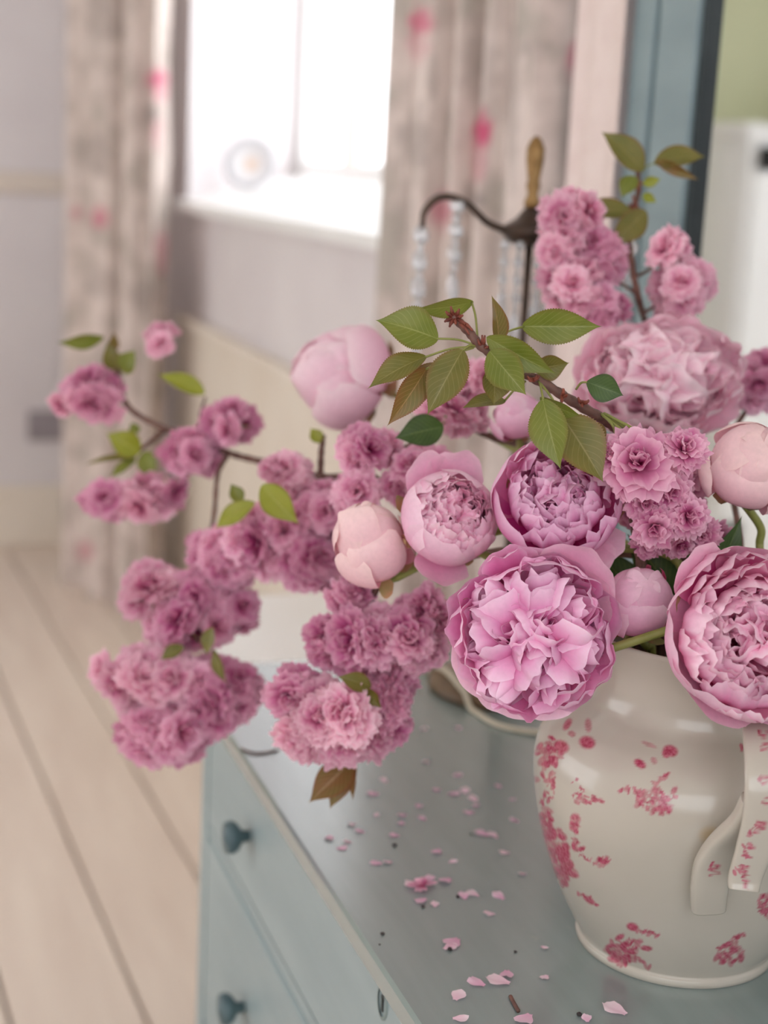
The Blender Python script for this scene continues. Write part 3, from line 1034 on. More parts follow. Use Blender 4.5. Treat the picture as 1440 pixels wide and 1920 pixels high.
# left shoulder
S += [(1064, 1358, 13, 6, 2.1, .8), (1103, 1360, 14, 6, 1.5, .6), (1101, 1392, 16, 11, .3, .9), (1052, 1400, 16, 11, .4, .9), (1072, 1376, 8, 5, .5, .6)]
S += strokes(5, 1030, 1410, 22, 32, 34, 5, 12) + strokes(6, 1022, 1470, 18, 40, 30, 4, 9)
S += strokes(7, 1110, 1500, 32, 9, 14, 4, 9, .2, .7) + strokes(8, 1085, 1480, 14, 24, 10, 3, 7)
S += strokes(9, 1022, 1560, 16, 50, 46, 7, 15, 1.2, .8) + strokes(10, 1046, 1600, 22, 45, 46, 7, 15, 1.0, .7) + strokes(11, 1060, 1640, 16, 22, 16, 7, 14, .8, .5)
S += strokes(12, 1080, 1545, 10, 14, 14, 5, 11) + strokes(13, 1084, 1582, 10, 16, 10, 4, 9)
S += spray_line(1092, 1602, 1118, 1622, 5, 14, 5) + strokes(15, 1128, 1618, 15, 9, 12, 4, 9)
S += spray_line(1085, 1676, 1118, 1694, 6, 16, 6) + [(1105, 1688, 14, 5, .6, .8)]
# foot sprays
S += strokes(17, 1170, 1782, 30, 26, 44, 5, 12) + spray_line(1195, 1745, 1232, 1754, 6, 18, 7) + [(1186, 1738, 12, 7, .3, .9), (1212, 1778, 12, 5, .1, .8), (1198, 1765, 9, 4, .1, .7)] + spray_line(1190, 1795, 1216, 1812, 5, 19, 8)
S += strokes(20, 1368, 1788, 26, 20, 30, 5, 12) + spray_line(1375, 1765, 1392, 1752, 4, 21, 8)
S += strokes(22, 1437, 1700, 14, 24, 20, 5, 11)
S += strokes(23, 1390, 1400, 4, 10, 4, 4, 8)
px, py = proj_many(V)
ink_a = np.zeros(len(V))
for (cx, cy, l, w_, an, k_) in S:
    l, w_, k_ = l*1.15, w_*1.3, min(1, k_*1.15)
    m_ = front & (np.abs(px-cx) < l*1.3) & (np.abs(py-cy) < l*1.3)
    if not m_.any(): continue
    dx, dy = px[m_]-cx, py[m_]-cy
    u_ = (dx*math.cos(an)+dy*math.sin(an))/l
    w2 = (-dx*math.sin(an)+dy*math.cos(an))/w_
    ink_a[m_] = np.maximum(ink_a[m_], k_*np.clip(1.6*(1-u_*u_-w2*w2), 0, 1))
# the print goes on round the side turned away
phv = np.tile(ang, len(Pall)); zv = V[:, 2]-ZT
rs = random.Random(77)
for cl in range(9):
    pc_, zc_ = rs.uniform(.1, 2.4), rs.uniform(.03, .19)
    for _ in range(26):
        p0, z0 = pc_+rs.gauss(0, .13), zc_+rs.gauss(0, .014)
        l, an = rs.uniform(.002, .005), rs.uniform(0, 3.1)
        m_ = outer & ~front & (np.abs(phv-p0)*.12 < l*1.3) & (np.abs(zv-z0) < l*1.3)
        dx, dy = (phv[m_]-p0)*.12, zv[m_]-z0
        u_ = (dx*math.cos(an)+dy*math.sin(an))/l; w2 = (-dx*math.sin(an)+dy*math.cos(an))/(l*.5)
        ink_a[m_] = np.maximum(ink_a[m_], .8*np.clip(1.6*(1-u_*u_-w2*w2), 0, 1))
stain = np.where(front, .55*np.clip(1-((px-1332)/26)**2-((py-1566)/20)**2, 0, 1), 0)
part('vase_body', V, F, M['glaze'], va, attrs={'print': ink_a, 'stain': stain})


def strap(name, pts, width, thick, inks):
    """flat-section handle"""
    P = spline(pts, 26)
    T = np.gradient(P, axis=0); T /= np.linalg.norm(T, axis=1)[:, None]
    n = 120
    v = []
    wd = np.interp(np.linspace(0, 1, len(P)), np.linspace(0, 1, len(width)), width)
    for k in range(len(P)):
        side = RIGHT-T[k]*(RIGHT @ T[k]); side /= np.linalg.norm(side)
        up = np.cross(T[k], side)
        for j in range(n):
            a = 2*PI*j/n
            ca, sa = math.cos(a), math.sin(a)
            v.append(P[k]+side*wd[k]/2*math.copysign(abs(ca)**.5, ca)+up*thick/2*math.copysign(abs(sa)**.7, sa))
    f = [(k*n+j, k*n+(j+1) % n, (k+1)*n+(j+1) % n, (k+1)*n+j) for k in range(len(P)-1) for j in range(n)]
    f += [tuple(range(n))[::-1], tuple(range((len(P)-1)*n, len(P)*n))]
    v = np.array(v)
    px, py = proj_many(v)
    return v, f, px, py


def subdiv(o):
    md = o.modifiers.new('sub', 'SUBSURF'); md.levels = md.render_levels = 1


def ink_on(px, py, S):
    a = np.zeros(len(px))
    for (cx, cy, l, w_, an, k_) in S:
        dx, dy = px-cx, py-cy
        u_ = (dx*math.cos(an)+dy*math.sin(an))/l; w2 = (-dx*math.sin(an)+dy*math.cos(an))/w_
        a = np.maximum(a, k_*np.clip(1.6*(1-u_*u_-w2*w2), 0, 1))
    return a


def handle(name, pts, width, thick, S, sub=1):
    v, f, px, py = strap(name, pts, width, thick, S)
    part(name, v, f, M['glaze'], va, attrs={'print': ink_on(px, py, S), 'stain': np.zeros(len(v))})


HS = []
for k, (x_, y_) in enumerate([(1430, 1375), (1436, 1400), (1434, 1455), (1428, 1465), (1438, 1500), (1424, 1548), (1418, 1558), (1410, 1565), (1402, 1590), (1398, 1605), (1392, 1630), (1386, 1634), (1398, 1640), (1402, 1656)]):
    HS += strokes(100+k, x_, y_, 9, 9, 7, 4, 8)
handle('handle', [at(1420, 1322, 1.20), at(1424, 1345, 1.145), at(1430, 1385, 1.105), at(1436, 1450, 1.085), at(1432, 1530, 1.085), at(1412, 1600, 1.092), at(1397, 1645, 1.098), at(1394, 1668, 1.098)], [.026, .027, .028, .030, .030, .026, .024, .022], .009, HS)
TS = strokes(131, 1340, 1632, 9, 16, 12, 4, 9)
handle('handle_tab', [at(1416, 1500, 1.09), at(1398, 1540, 1.103), at(1362, 1580, 1.125), at(1338, 1620, 1.137), at(1330, 1665, 1.146), at(1328, 1702, 1.157)], [.02, .022, .026, .028, .028, .026], .015, TS)


# ------------------------------------------------------------------ flower materials
PK = {}
PK['pink'] = petal_mat('peony_petal_pink', [(0.0, srgb(204, 48, 134)), (0.42, srgb(233, 116, 180)), (0.78, srgb(246, 176, 216)), (1.0, srgb(252, 214, 236))], transl=.22)  # petal's own gradient, claw deepened to paint in crevice shade
PK['rose'] = petal_mat('peony_petal_rose', [(0.0, srgb(202, 44, 114)), (0.45, srgb(234, 120, 172)), (0.78, srgb(247, 182, 212)), (1.0, srgb(252, 218, 232))], transl=.22)  # deep claw colour also carries the shade between petals
PK['soft'] = petal_mat('peony_petal_soft', [(0.0, srgb(226, 110, 162)), (0.4, srgb(242, 164, 202)), (0.8, srgb(248, 198, 222)), (1.0, srgb(250, 216, 230))], var=.06, transl=.22)
PK['pale'] = petal_mat('peony_petal_pale', [(0.0, srgb(248, 156, 190)), (0.4, srgb(253, 196, 218)), (0.8, srgb(255, 218, 232)), (1.0, srgb(255, 232, 238))], var=.04, transl=.22)
PK['peach'] = petal_mat('peony_petal_peach', [(0.0, srgb(240, 160, 186)), (0.4, srgb(248, 194, 208)), (0.8, srgb(251, 212, 216)), (1.0, srgb(252, 220, 218))], var=.04, transl=.15)
PK['deep'] = petal_mat('peony_petal_crimson', [(0.0, srgb(170, 20, 80)), (0.6, srgb(190, 40, 96)), (1.0, srgb(226, 120, 160))], var=.04)
PK['cherry'] = petal_mat('cherry_petal', [(0.0, srgb(158, 42, 92)), (0.3, srgb(204, 98, 146)), (0.7, srgb(226, 144, 184)), (1.0, srgb(244, 194, 214))], var=.16, transl=.35)
PK['cherry_pale'] = petal_mat('cherry_petal_pale', [(0.0, srgb(178, 60, 110)), (0.3, srgb(218, 118, 162)), (0.7, srgb(238, 168, 198)), (1.0, srgb(250, 212, 224))], var=.14, transl=.35)


def leaf_mat(name, c1, c2, edge, rib):
    m, t, b, o = nt(name)
    lu, lt_ = attr(t, 'g'), attr(t, 'lt')
    n = noise(t, 38, 3)
    c = ramp(t, n, [(.35, c1), (.65, c2)])
    m1 = node(t, 'ShaderNodeMath', operation='MULTIPLY'); m1.inputs[1].default_value = 62; t.links.new(lt_, m1.inputs[0])
    m2 = node(t, 'ShaderNodeMath', operation='MULTIPLY'); m2.inputs[1].default_value = 20; t.links.new(lu, m2.inputs[0])
    m3 = node(t, 'ShaderNodeMath', operation='SUBTRACT'); t.links.new(m1.outputs[0], m3.inputs[0]); t.links.new(m2.outputs[0], m3.inputs[1])
    m4 = node(t, 'ShaderNodeMath', operation='SINE'); t.links.new(m3.outputs[0], m4.inputs[0])
    vein = ramp(t, m4.outputs[0], [(.86, (0, 0, 0, 1)), (1.0, (.45, .45, .45, 1))])
    c = mixcol(t, vein, c, rib)
    ed = ramp(t, lu, [(.0, (1, 1, 1, 1)), (.05, (0, 0, 0, 1))])
    c = mixcol(t, ed, c, rib)
    eg = ramp(t, lu, [(.75, (0, 0, 0, 1)), (1.0, (.7, .7, .7, 1))])
    c = mixcol(t, eg, c, edge)
    t.links.new(c, b.inputs['Base Color'])
    b.inputs['Roughness'].default_value = .42
    tr = node(t, 'ShaderNodeBsdfTranslucent'); t.links.new(c, tr.inputs[0])
    mx = node(t, 'ShaderNodeMixShader'); mx.inputs[0].default_value = .3
    t.links.new(b.outputs[0], mx.inputs[1]); t.links.new(tr.outputs[0], mx.inputs[2]); t.links.new(mx.outputs[0], o.inputs[0])
    return m


LM = {}
LM['green'] = leaf_mat('cherry_leaf_green', srgb(112, 124, 40), srgb(128, 136, 54), srgb(124, 110, 46), srgb(156, 162, 92))
LM['olive'] = leaf_mat('cherry_leaf_olive', srgb(110, 110, 44), srgb(128, 120, 56), srgb(134, 94, 50), srgb(152, 144, 88))
LM['bronze'] = leaf_mat('cherry_leaf_bronze', srgb(134, 94, 46), srgb(118, 108, 48), srgb(138, 76, 44), srgb(176, 140, 88))
LM['lime'] = leaf_mat('cherry_leaf_lime', srgb(146, 156, 40), srgb(158, 164, 58), srgb(140, 130, 46), srgb(180, 184, 96))
LM['dark'] = leaf_mat('dark_green_leaf', srgb(58, 84, 34), srgb(72, 98, 42), srgb(60, 74, 34), srgb(104, 124, 66))
M['bark'] = simple('cherry_bark', srgb(92, 62, 54), srgb(120, 84, 72), 120, .6, bmp=.0008)
M['bud_red'] = simple('red_bud_scale', srgb(92, 40, 32), srgb(148, 78, 58), 90, .55)
M['stalk'] = simple('green_stalk', srgb(128, 134, 62), srgb(146, 146, 80), 60, .5)
M['sepal'] = simple('pink_green_sepal', srgb(150, 150, 92), srgb(206, 150, 120), 40, .5)
M['sepal_peach'] = simple('peach_sepal', srgb(214, 168, 140), srgb(206, 150, 128), 30, .5)
M['dark_mark'] = simple('crimson_streak', srgb(150, 24, 66), srgb(176, 44, 90), 50, .5)
MOUTH = np.array([VX, VY, ZT+.25])
POT = np.array([VX, VY, ZT+.06])


STEMS = []


def stem_to_vase(start, d0, r, parent, mat, name='stem', via=()):
    STEMS.append(dict(fix=[start, start+np.asarray(d0)*.02]+list(via), r0=r, r1=r, parent=parent, mat=mat, name=name))


RIMZ = ZT+.2735
_po, _pi = Pf, Pi[::-1]


def r_out(z): return np.interp(z-ZT, _po[:, 1], _po[:, 0])
def r_in(z): return np.interp(z-ZT, _pi[:, 1], _pi[:, 0])


# where each stem or branch runs on from its flower: over the rim and down to its own place in the vase
RUN = {
    0: [(0.5095, 1.0209, 1.109), (0.6254, 0.9734, 1.1571), (0.6151, 1.0014, 1.1268), (0.6152, 1.002, 1.09), (0.6156, 1.0037, 0.91)],
    1: [(0.5607, 1.0953, 1.1751), (0.5903, 1.0874, 1.141), (0.6023, 1.0847, 1.1218), (0.6078, 1.0784, 1.09), (0.6171, 1.0707, 0.91)],
    2: [(0.5503, 1.0831, 1.1408), (0.5804, 1.0583, 1.1274), (0.5969, 1.0458, 1.1098), (0.6054, 1.0462, 1.09), (0.6149, 1.0437, 0.91)],
    3: [(0.6368, 0.9831, 1.1221), (0.6401, 0.9883, 1.1197), (0.6399, 0.9903, 1.1151), (0.6388, 0.9916, 1.09), (0.6411, 0.9989, 0.91)],
    4: [(0.7279, 1.2575, 1.226), (0.7024, 1.151, 1.1764), (0.6754, 1.0691, 1.1335), (0.6683, 1.068, 1.09), (0.6661, 1.066, 0.91)],
    5: [(0.5842, 1.3987, 1.2254), (0.6538, 1.1963, 1.1747), (0.6733, 1.1121, 1.132), (0.6786, 1.0883, 1.09), (0.6837, 1.0809, 0.91)],
    6: [(0.5083, 1.1394, 1.1843), (0.5669, 1.1022, 1.1782), (0.6295, 1.0613, 1.172), (0.6303, 1.0608, 1.09), (0.6327, 1.0612, 0.91)],
    7: [(0.7035, 1.0566, 1.1676), (0.7042, 1.0527, 1.1517), (0.7043, 1.0523, 1.1316), (0.7044, 1.0505, 1.09), (0.7044, 1.0501, 0.91)],
    8: [(0.5801, 1.0427, 1.1169), (0.5791, 1.0416, 1.1159), (0.5776, 1.042, 1.1119), (0.5771, 1.0421, 1.09), (0.5759, 1.0427, 0.91)],
    9: [(0.6113, 1.1828, 1.1852), (0.6227, 1.1399, 1.1687), (0.6478, 1.0674, 1.1399), (0.6453, 1.0619, 1.09), (0.6454, 1.0597, 0.91)],
    10: [(0.5872, 1.07, 1.2221), (0.5914, 1.0647, 1.1956), (0.5983, 1.0595, 1.1515), (0.5993, 1.0582, 1.09), (0.5995, 1.0574, 0.91)],
    11: [(0.776, 1.387, 1.2585), (0.6915, 1.208, 1.1739), (0.6517, 1.1221, 1.1244), (0.6483, 1.1087, 1.09), (0.6431, 1.0947, 0.91)],
    12: [(0.5222, 1.2658, 1.1702), (0.5747, 1.1897, 1.1576), (0.6174, 1.1221, 1.1426), (0.6301, 1.0982, 1.09), (0.633, 1.0921, 0.91)],
    13: [(0.5571, 1.1453, 1.1652), (0.6802, 1.0577, 1.163), (0.6815, 1.0425, 1.1206), (0.6827, 1.0417, 1.09), (0.685, 1.0384, 0.91)],
    14: [(0.6172, 1.2506, 1.2212), (0.6329, 1.1886, 1.2002), (0.6512, 1.0997, 1.1646), (0.6665, 1.0869, 1.09), (0.6688, 1.0836, 0.91)],
    15: [(0.805, 1.2854, 1.2178), (0.7446, 1.1516, 1.158), (0.7044, 1.0948, 1.1235), (0.698, 1.0877, 1.09), (0.6942, 1.0834, 0.91)],
    16: [(0.6327, 1.0454, 1.1348), (0.6299, 1.0481, 1.1312), (0.6301, 1.0484, 1.1206), (0.6298, 1.0488, 1.09), (0.6292, 1.0485, 0.91)],
    17: [(0.6383, 1.0722, 1.1359), (0.6405, 1.069, 1.1291), (0.644, 1.0706, 1.1165), (0.6459, 1.0692, 1.09), (0.6503, 1.0681, 0.91)],
    18: [(0.6617, 1.1, 1.1244), (0.6592, 1.1026, 1.1218), (0.6571, 1.1067, 1.1159), (0.6563, 1.1059, 1.09), (0.6531, 1.1036, 0.91)],
    19: [(0.6212, 1.0937, 1.1276), (0.6224, 1.0897, 1.1258), (0.623, 1.0883, 1.1197), (0.6239, 1.0858, 1.09), (0.626, 1.0814, 0.91)],
}


def lay_stems():
    for i, q in enumerate(STEMS):
        fix = [np.asarray(p, float) for p in q['fix']]
        E = fix[-1]
        P = spline([E-(fix[-1]-fix[-2])*.4, E]+[np.array(c) for c in RUN[i]], 9)[9:]
        head = spline(fix, 9)[:-1] if len(fix) > 2 else np.array(fix[:-1])
        full = np.concatenate([head, P])
        rr = np.linspace(q['r0'], q['r1'], len(full))
        if q['name'] == 'branch_wood': rr = rr*(1+.10*np.sin(np.arange(len(full))*1.9))
        v, f = tube_vf(full, rr, 7)
        part(q['name'], v, f, q['mat'], q['parent'])


SPREAD = {'full': 1.06, 'open': 1.06, 'bowl': 1.05, 'ball': 1.04, 'fluffy': 1.14, 'globe': 1.12, 'bud': 1.08}
CENT = {'full': .40, 'open': .42, 'bowl': .42, 'ball': .50, 'fluffy': .42, 'globe': .62, 'bud': .62}


def peony(style, px, py, diam, d, face, mat, seed, label, squash=(1, 1, 1), spin=0.0, extra=None, gmat=None, sep=True, stem=True, via=()):
    rs = random.Random(seed)
    R = diam/2*d/FPX/SPREAD[style]
    F = frame_of(facing(*face), spin)
    c = at(px, py, d)
    org = c-F[:, 2]*R*CENT[style]*squash[2]
    th = thing('peony_bud' if style == 'bud' else 'peony', org, label, 'peony bud' if style == 'bud' else 'peony')
    S_ = np.array(squash)
    for V_, Fc, g, kind in peony_petals(style, R, rs):
        w = (V_*S_) @ F.T
        me = mesh(kind, w, Fc, True, {'g': g})
        link(kind, me, PK[(gmat or mat) if kind == 'guard_petal' else mat], th)
    if extra:
        for V_, Fc, g, mt in extra(R, rs):
            link('guard_petal', mesh('guard_petal', (V_*S_) @ F.T, Fc, True, {'g': g}), PK[mt], th)
    if sep:
        for i in range(5):
            a = i*2*PI/5+rs.uniform(-.3, .3)
            V_, Fc, g = petal_vf([(.02*R, -.12*R), (.5*R, -.30*R), (.9*R*rs.uniform(.8, 1.1), -.18*R), (1.05*R*rs.uniform(.75, 1.05), rs.uniform(-.1, .25)*R)], a, .2*R, ruf=.05, rs=rs, nu=6, nv=6, rnd=.5)
            link('sepal', mesh('sepal', V_ @ F.T, Fc), M['sepal'], th)
        q = MB().ball((0, 0, 0), .17*R)
        link('receptacle', mesh('receptacle', np.array(q.v) @ F.T-F[:, 2]*.1*R, q.f), M['stalk'], th)
    if stem:
        stem_to_vase(org-F[:, 2]*.1*R, -F[:, 2], .0035, th, M['stalk'], via=[at(*p) for p in via])
    return th, R, F, org


def guards(specs):
    """extra loose outer petals: (azimuth, reach, height, half width, material)"""
    def fn(R, rs):
        out = []
        for az, rr, zz, w, mt in specs:
            V_, Fc, g = petal_vf([(.06*R, -.06*R), (.7*R, -.3*R), (rr*.9*R, zz*.3*R-.1*R), (rr*R, zz*R)], math.radians(az), w*R, ruf=.09, freq=3.6, jag=.05, rnd=.24, rs=rs, nu=14, nv=12)
            out.append((V_, Fc, g, mt))
        return out
    return fn


def streaks(R, rs):
    # crimson tips showing through between the bud's outer petals
    out = []
    for az, zt, w in ((-20, 1.0, .16), (5, 1.12, .12), (-42, .84, .13), (70, 1.3, .12), (40, 1.36, .10)):
        V_, Fc, g = petal_vf([(.04*R, 0), (1.15*R, -.3*R), (1.22*R, zt*.6*R), ((1.02 if zt < 1.2 else .62)*R, zt*R)], math.radians(az), w*R, ruf=.05, rs=rs, nu=8, nv=10, rnd=.5)
        out.append((V_, Fc, g, 'deep'))
    return out


peony('open', 998, 1190, 330, 1.150, (-.12, .0, 1), 'pink', 11, 'large fully open ruffled pink peony leaning over the left rim of the vase', extra=guards([(52, 1.22, .30, .55, 'soft'), (35, 1.04, .2, .45, 'soft'), (250, 1.12, -.1, .5, 'soft'), (285, 1.12, -.12, .5, 'soft'), (215, 1.1, -.05, .5, 'soft'), (110, 1.1, .3, .4, 'pink')]))
peony('bowl', 1044, 938, 256, 1.209, (-.12, .48, 1), 'pink', 23, 'cupped pink peony with a ruffled heart below the hanging cherry leaves', extra=guards([(300, 1.25, .0, .5, 'soft'), (322, 1.2, -.05, .42, 'soft')]))
peony('ball', 845, 968, 208, 1.235, (.22, .30, 1), 'rose', 37, 'round tightly packed pink peony between the smooth bud and the cupped peony', squash=(1, 1, 1.1), gmat='soft', extra=guards([(75, 1.32, .55, .6, 'soft'), (105, 1.3, .5, .5, 'soft'), (262, 1.25, .3, .55, 'soft')]))
peony('full', 1412, 1188, 336, 1.105, (.12, .22, 1), 'rose', 41, 'large rose pink peony drooping over the handle of the vase', extra=guards([(250, 1.1, .2, .5, 'soft'), (290, 1.12, .1, .5, 'soft'), (205, 1.06, .5, .45, 'soft'), (125, 1.2, .6, .4, 'soft')]), gmat='soft')
peony('fluffy', 1238, 706, 336, 1.46, (-.05, .32, 1), 'pale', 53, 'loose pale pink peony in full bloom under the upright cherry branch', squash=(1, .78, 1))
peony('globe', 636, 704, 226, 1.60, (-.80, .25, .40), 'pale', 67, 'half-open pale pink globe peony turned away towards the window', gmat='pale')
peony('bud', 694, 1013, 178, 1.274, (-.35, .75, .75), 'peach', 71, 'peach pink peony bud with one curled outer petal beside the packed peony', squash=(.9, .9, 1.26), sep=True)
peony('bud', 1412, 872, 192, 1.20, (.12, .42, 1), 'peach', 83, 'pale peach round peony bud beside the cherry blossom cluster', squash=(1, 1, 1), via=((1424, 985, 1.262), (1424, 1018, 1.268)))
peony('bud', 1200, 1126, 158, 1.195, (.05, .75, .75), 'soft', 97, 'small pink peony bud with crimson streaks squeezed above the vase neck', squash=(.95, .95, 1.1), extra=streaks)
peony('bud', 972, 778, 110, 1.40, (-.1, .8, .6), 'soft', 101, 'small smooth pink peony bud half hidden behind the cherry leaves')

# ------------------------------------------------------------------ cherry branches
rsB = random.Random(5)


def blossom_mesh(seed, R, n=46):
    rs = random.Random(seed)
    V_, F_, g_, mi = [], [], [], []
    k = 0
    for v, f, g in blossom_petals(R, rs, n):
        V_.append(v); F_ += (f+k).tolist(); g_.append(g); mi += [0]*len(f); k += len(v)
    for pts, r, n_ in (([(0, 0, -.02*R), (0, 0, -.25*R), (.0, .05*R, -.6*R), (.05*R, .2*R, -1.2*R)], [.10*R, .14*R, .05*R, .04*R], 6),):
        v, f = tube_vf(pts, r, n_)
        V_.append(np.array(v)); F_ += [[i+k for i in q] for q in f]; g_.append(np.full(len(v), .1)); mi += [1]*len(f); k += len(v)
    me = mesh('blossom', np.concatenate(V_), F_, True, {'g': np.concatenate(g_)})
    return me, mi


BL = {}
for kind in ('cherry', 'cherry_pale'):
    for s in range(4):
        me, mi = blossom_mesh(200+s, 1.0)
        me.materials.append(PK[kind]); me.materials.append(M['stalk'])
        me.polygons.foreach_set('material_index', mi)
        BL[kind, s] = me


def place_blossom(parent, p, axis, R, kind, near=False, seed=0):
    F = frame_of(axis, rsB.uniform(0, 6.28))
    if not near:
        o = link('blossom', BL[kind, rsB.randrange(4)], None, parent)
        M4 = Matrix([[F[i][0]*R, F[i][1]*R, F[i][2]*R, (p-ORG[parent.name])[i]] for i in range(3)]+[[0, 0, 0, 1]])
        o.matrix_local = M4
        return o
    # nearest blossoms: the petals are picked out one by one
    rs = random.Random(seed)
    v, f = tube_vf(np.array([(0, 0, -.02*R), (0, 0, -.25*R), (.0, .05*R, -.6*R), (.05*R, .2*R, -1.2*R)]), [.10*R, .14*R, .05*R, .04*R], 6)
    o = link('blossom', mesh('blossom', np.array(v) @ F.T, f), M['stalk'], parent)
    o.location = p-ORG[parent.name]
    for V_, Fc, g in blossom_petals(R, rs, 40):
        link('petal', mesh('petal', V_ @ F.T, Fc, True, {'g': g}), PK[kind], o)
    return o


def cluster(parent, cx, cy, rx, ry, d, n, size=92, kind='cherry', dd=.03, face=.5, near=False, seed=1, up=.15):
    """n blossoms bunched inside an ellipse of the picture, on a rounded front"""
    rs = random.Random(seed)
    got = []
    tries = 0
    md = 0.62*size
    while len(got) < n and tries < 4000:
        tries += 1
        if tries % 300 == 0: md *= .88
        u, w = rs.uniform(-1, 1), rs.uniform(-1, 1)
        if u*u+w*w > 1: continue
        x, y = cx+u*(rx-size*.4), cy+w*(ry-size*.4)
        if any((x-a)**2+(y-b)**2 < md*md for a, b, *_ in got): continue
        got.append((x, y, u, w))
    for k, (x, y, u, w) in enumerate(got):
        dep = d-dd*math.sqrt(max(0, 1-u*u-w*w))+rs.uniform(-.014, .014)
        ax = facing(face*u*1.6+rs.gauss(0, .5), -face*w*1.6+up+rs.gauss(0, .5), 1)
        place_blossom(parent, at(x, y, dep), ax, size/2*dep/FPX*rs.uniform(.82, 1.16), kind, near, seed*100+k)


def twig(parent, pts, r0, r1, name='twig', mat='bark', per=7):
    if name == 'branch_wood':
        STEMS.append(dict(fix=[at(*p) for p in pts if isinstance(p, tuple)], r0=r0, r1=r1, parent=parent, mat=M[mat], name=name))
        return
    P = spline([at(*p) if isinstance(p, tuple) else p for p in pts], per)
    n = len(P)
    rr = np.linspace(r0, r1, n)*(1+.12*np.sin(np.arange(n)*1.9))
    v, f = tube_vf(P, rr, 7)
    return part(name, v, f, M[mat], parent)


def leaf(parent, b, tip, wpx, mat='green', roll=0.0, fold=.3, arch=.06, stalk=None, serr=.07, name='leaf', pinch=.85):
    B, T_ = at(*b), at(*tip)
    ax = T_-B; L = np.linalg.norm(ax); ax /= L
    z = -FWD-ax*(-FWD @ ax); z /= np.linalg.norm(z)
    y = np.cross(z, ax)
    c, s = math.cos(roll), math.sin(roll)
    y, z = y*c+z*s, -y*s+z*c
    W = wpx*b[2]/FPX/max(.35, abs(c))
    V_, Fc, g, lt_ = leaf_vf(L, W, fold, arch, .02, rsB, nu=10, nv=60, serr=serr, pinch=pinch)
    w = V_ @ np.stack([ax, y, z], 0)+B
    o = part(name, w, Fc, LM[mat], parent, attrs={'g': g, 'lt': lt_})
    if stalk is not None:
        S0 = at(*stalk)
        v, f = tube_vf(spline([S0, (S0+B)/2+UP*.002, B+ax*L*.03], 5), .0009, 6)
        part('leaf_stalk', v, f, M['stalk'], o)
    return o


# --- the branch arching over the peonies
b1o = MOUTH
A_ = thing('cherry_branch', MOUTH, 'leafy cherry branch arching over the peonies with a bare reddish tip', 'branch')
D1 = 1.19
twig(A_, [(848, 592, 1.165), (878, 622, 1.165), (905, 652, 1.165), (960, 688, 1.17), (1020, 720, 1.175), (1080, 757, 1.18), (1140, 792, 1.195), (1172, 818, 1.225), MOUTH+np.array([.0, .01, .01]), POT], .0034, .005, 'branch_wood')
for k, (dx, dy) in enumerate([(-14, -10), (-6, -18), (8, -14), (-16, 6), (-8, 14), (14, -4), (2, 10), (18, 10), (24, 26), (30, 20)]):
    twig(A_, [(852+dx*.2, 596+dy*.2, 1.165), (852+dx*.8, 596+dy*.7, 1.16), (852+dx*1.15, 596+dy*1.2, 1.158)], .0022, .0007, 'bud_scale', 'bud_red', 4)
for (x_, y_) in ((905, 650), (1000, 712), (1055, 742), (1090, 755)):
    for k in range(4):
        a = rsB.uniform(0, 6.28); rr_ = rsB.uniform(.5, 1.1)
        twig(A_, [(x_, y_, 1.168), (x_+9*rr_*math.cos(a), y_+9*rr_*math.sin(a), 1.160), (x_+14*rr_*math.cos(a), y_+18*rr_*math.sin(a)-3, 1.158)], .002, .0006, 'bud_scale', 'bud_red', 4)
leaf(A_, (822, 636, 1.16), (703, 600, 1.15), 80, 'green', .3, stalk=(895, 648, 1.165))
leaf(A_, (888, 566, 1.19), (772, 580, 1.18), 32, 'green', -.7, stalk=(895, 630, 1.17))
leaf(A_, (934, 648, 1.17), (921, 552, 1.165), 34, 'bronze', .8)
leaf(A_, (978, 612, 1.19), (1130, 612, 1.18), 66, 'green', .15, stalk=(925, 642, 1.17))
leaf(A_, (800, 668, 1.155), (688, 730, 1.15), 48, 'olive', .55, stalk=(890, 650, 1.165))
leaf(A_, (800, 690, 1.16), (725, 800, 1.15), 52, 'bronze', -.3, stalk=(888, 652, 1.165))
leaf(A_, (815, 680, 1.165), (770, 775, 1.17), 54, 'bronze', .4, stalk=(888, 652, 1.165))
leaf(A_, (868, 655, 1.155), (800, 780, 1.15), 74, 'olive', .1, stalk=(893, 650, 1.165))
leaf(A_, (918, 658, 1.155), (988, 742, 1.145), 70, 'green', .2)
leaf(A_, (925, 690, 1.175), (925, 760, 1.175), 60, 'olive', -.5)
leaf(A_, (912, 632, 1.16), (1045, 702, 1.155), 54, 'green', .35)
leaf(A_, (1000, 690, 1.185), (1068, 680, 1.185), 46, 'olive', .5)
leaf(A_, (1018, 748, 1.15), (1052, 882, 1.14), 70, 'green', .35, stalk=(1010, 715, 1.17))
leaf(A_, (1052, 778, 1.16), (1132, 906, 1.15), 94, 'olive', -.1, stalk=(1012, 717, 1.172))
leaf(A_, (1085, 790, 1.175), (1130, 850, 1.18), 70, 'olive', .5)
leaf(A_, (1099, 716, 1.165), (1170, 742, 1.16), 54, 'dark', .1, fold=.2, pinch=1.0, stalk=(1080, 730, 1.18))
leaf(A_, (1012, 745, 1.16), (1095, 782, 1.155), 26, 'green', .8)
leaf(A_, (948, 752, 1.20), (865, 766, 1.19), 30, 'olive', .8, stalk=(985, 715, 1.175))
for p_ in ([(1130, 778, 1.185), (1170, 812, 1.17), (1190, 858, 1.185)], [(1132, 776, 1.185), (1205, 822, 1.165), (1240, 838, 1.19)], [(1132, 775, 1.185), (1195, 808, 1.165), (1262, 850, 1.185)], [(1128, 776, 1.185), (1150, 800, 1.175), (1160, 845, 1.19)]):
    twig(A_, p_, .0012, .0010, 'pedicel', 'stalk', 6)
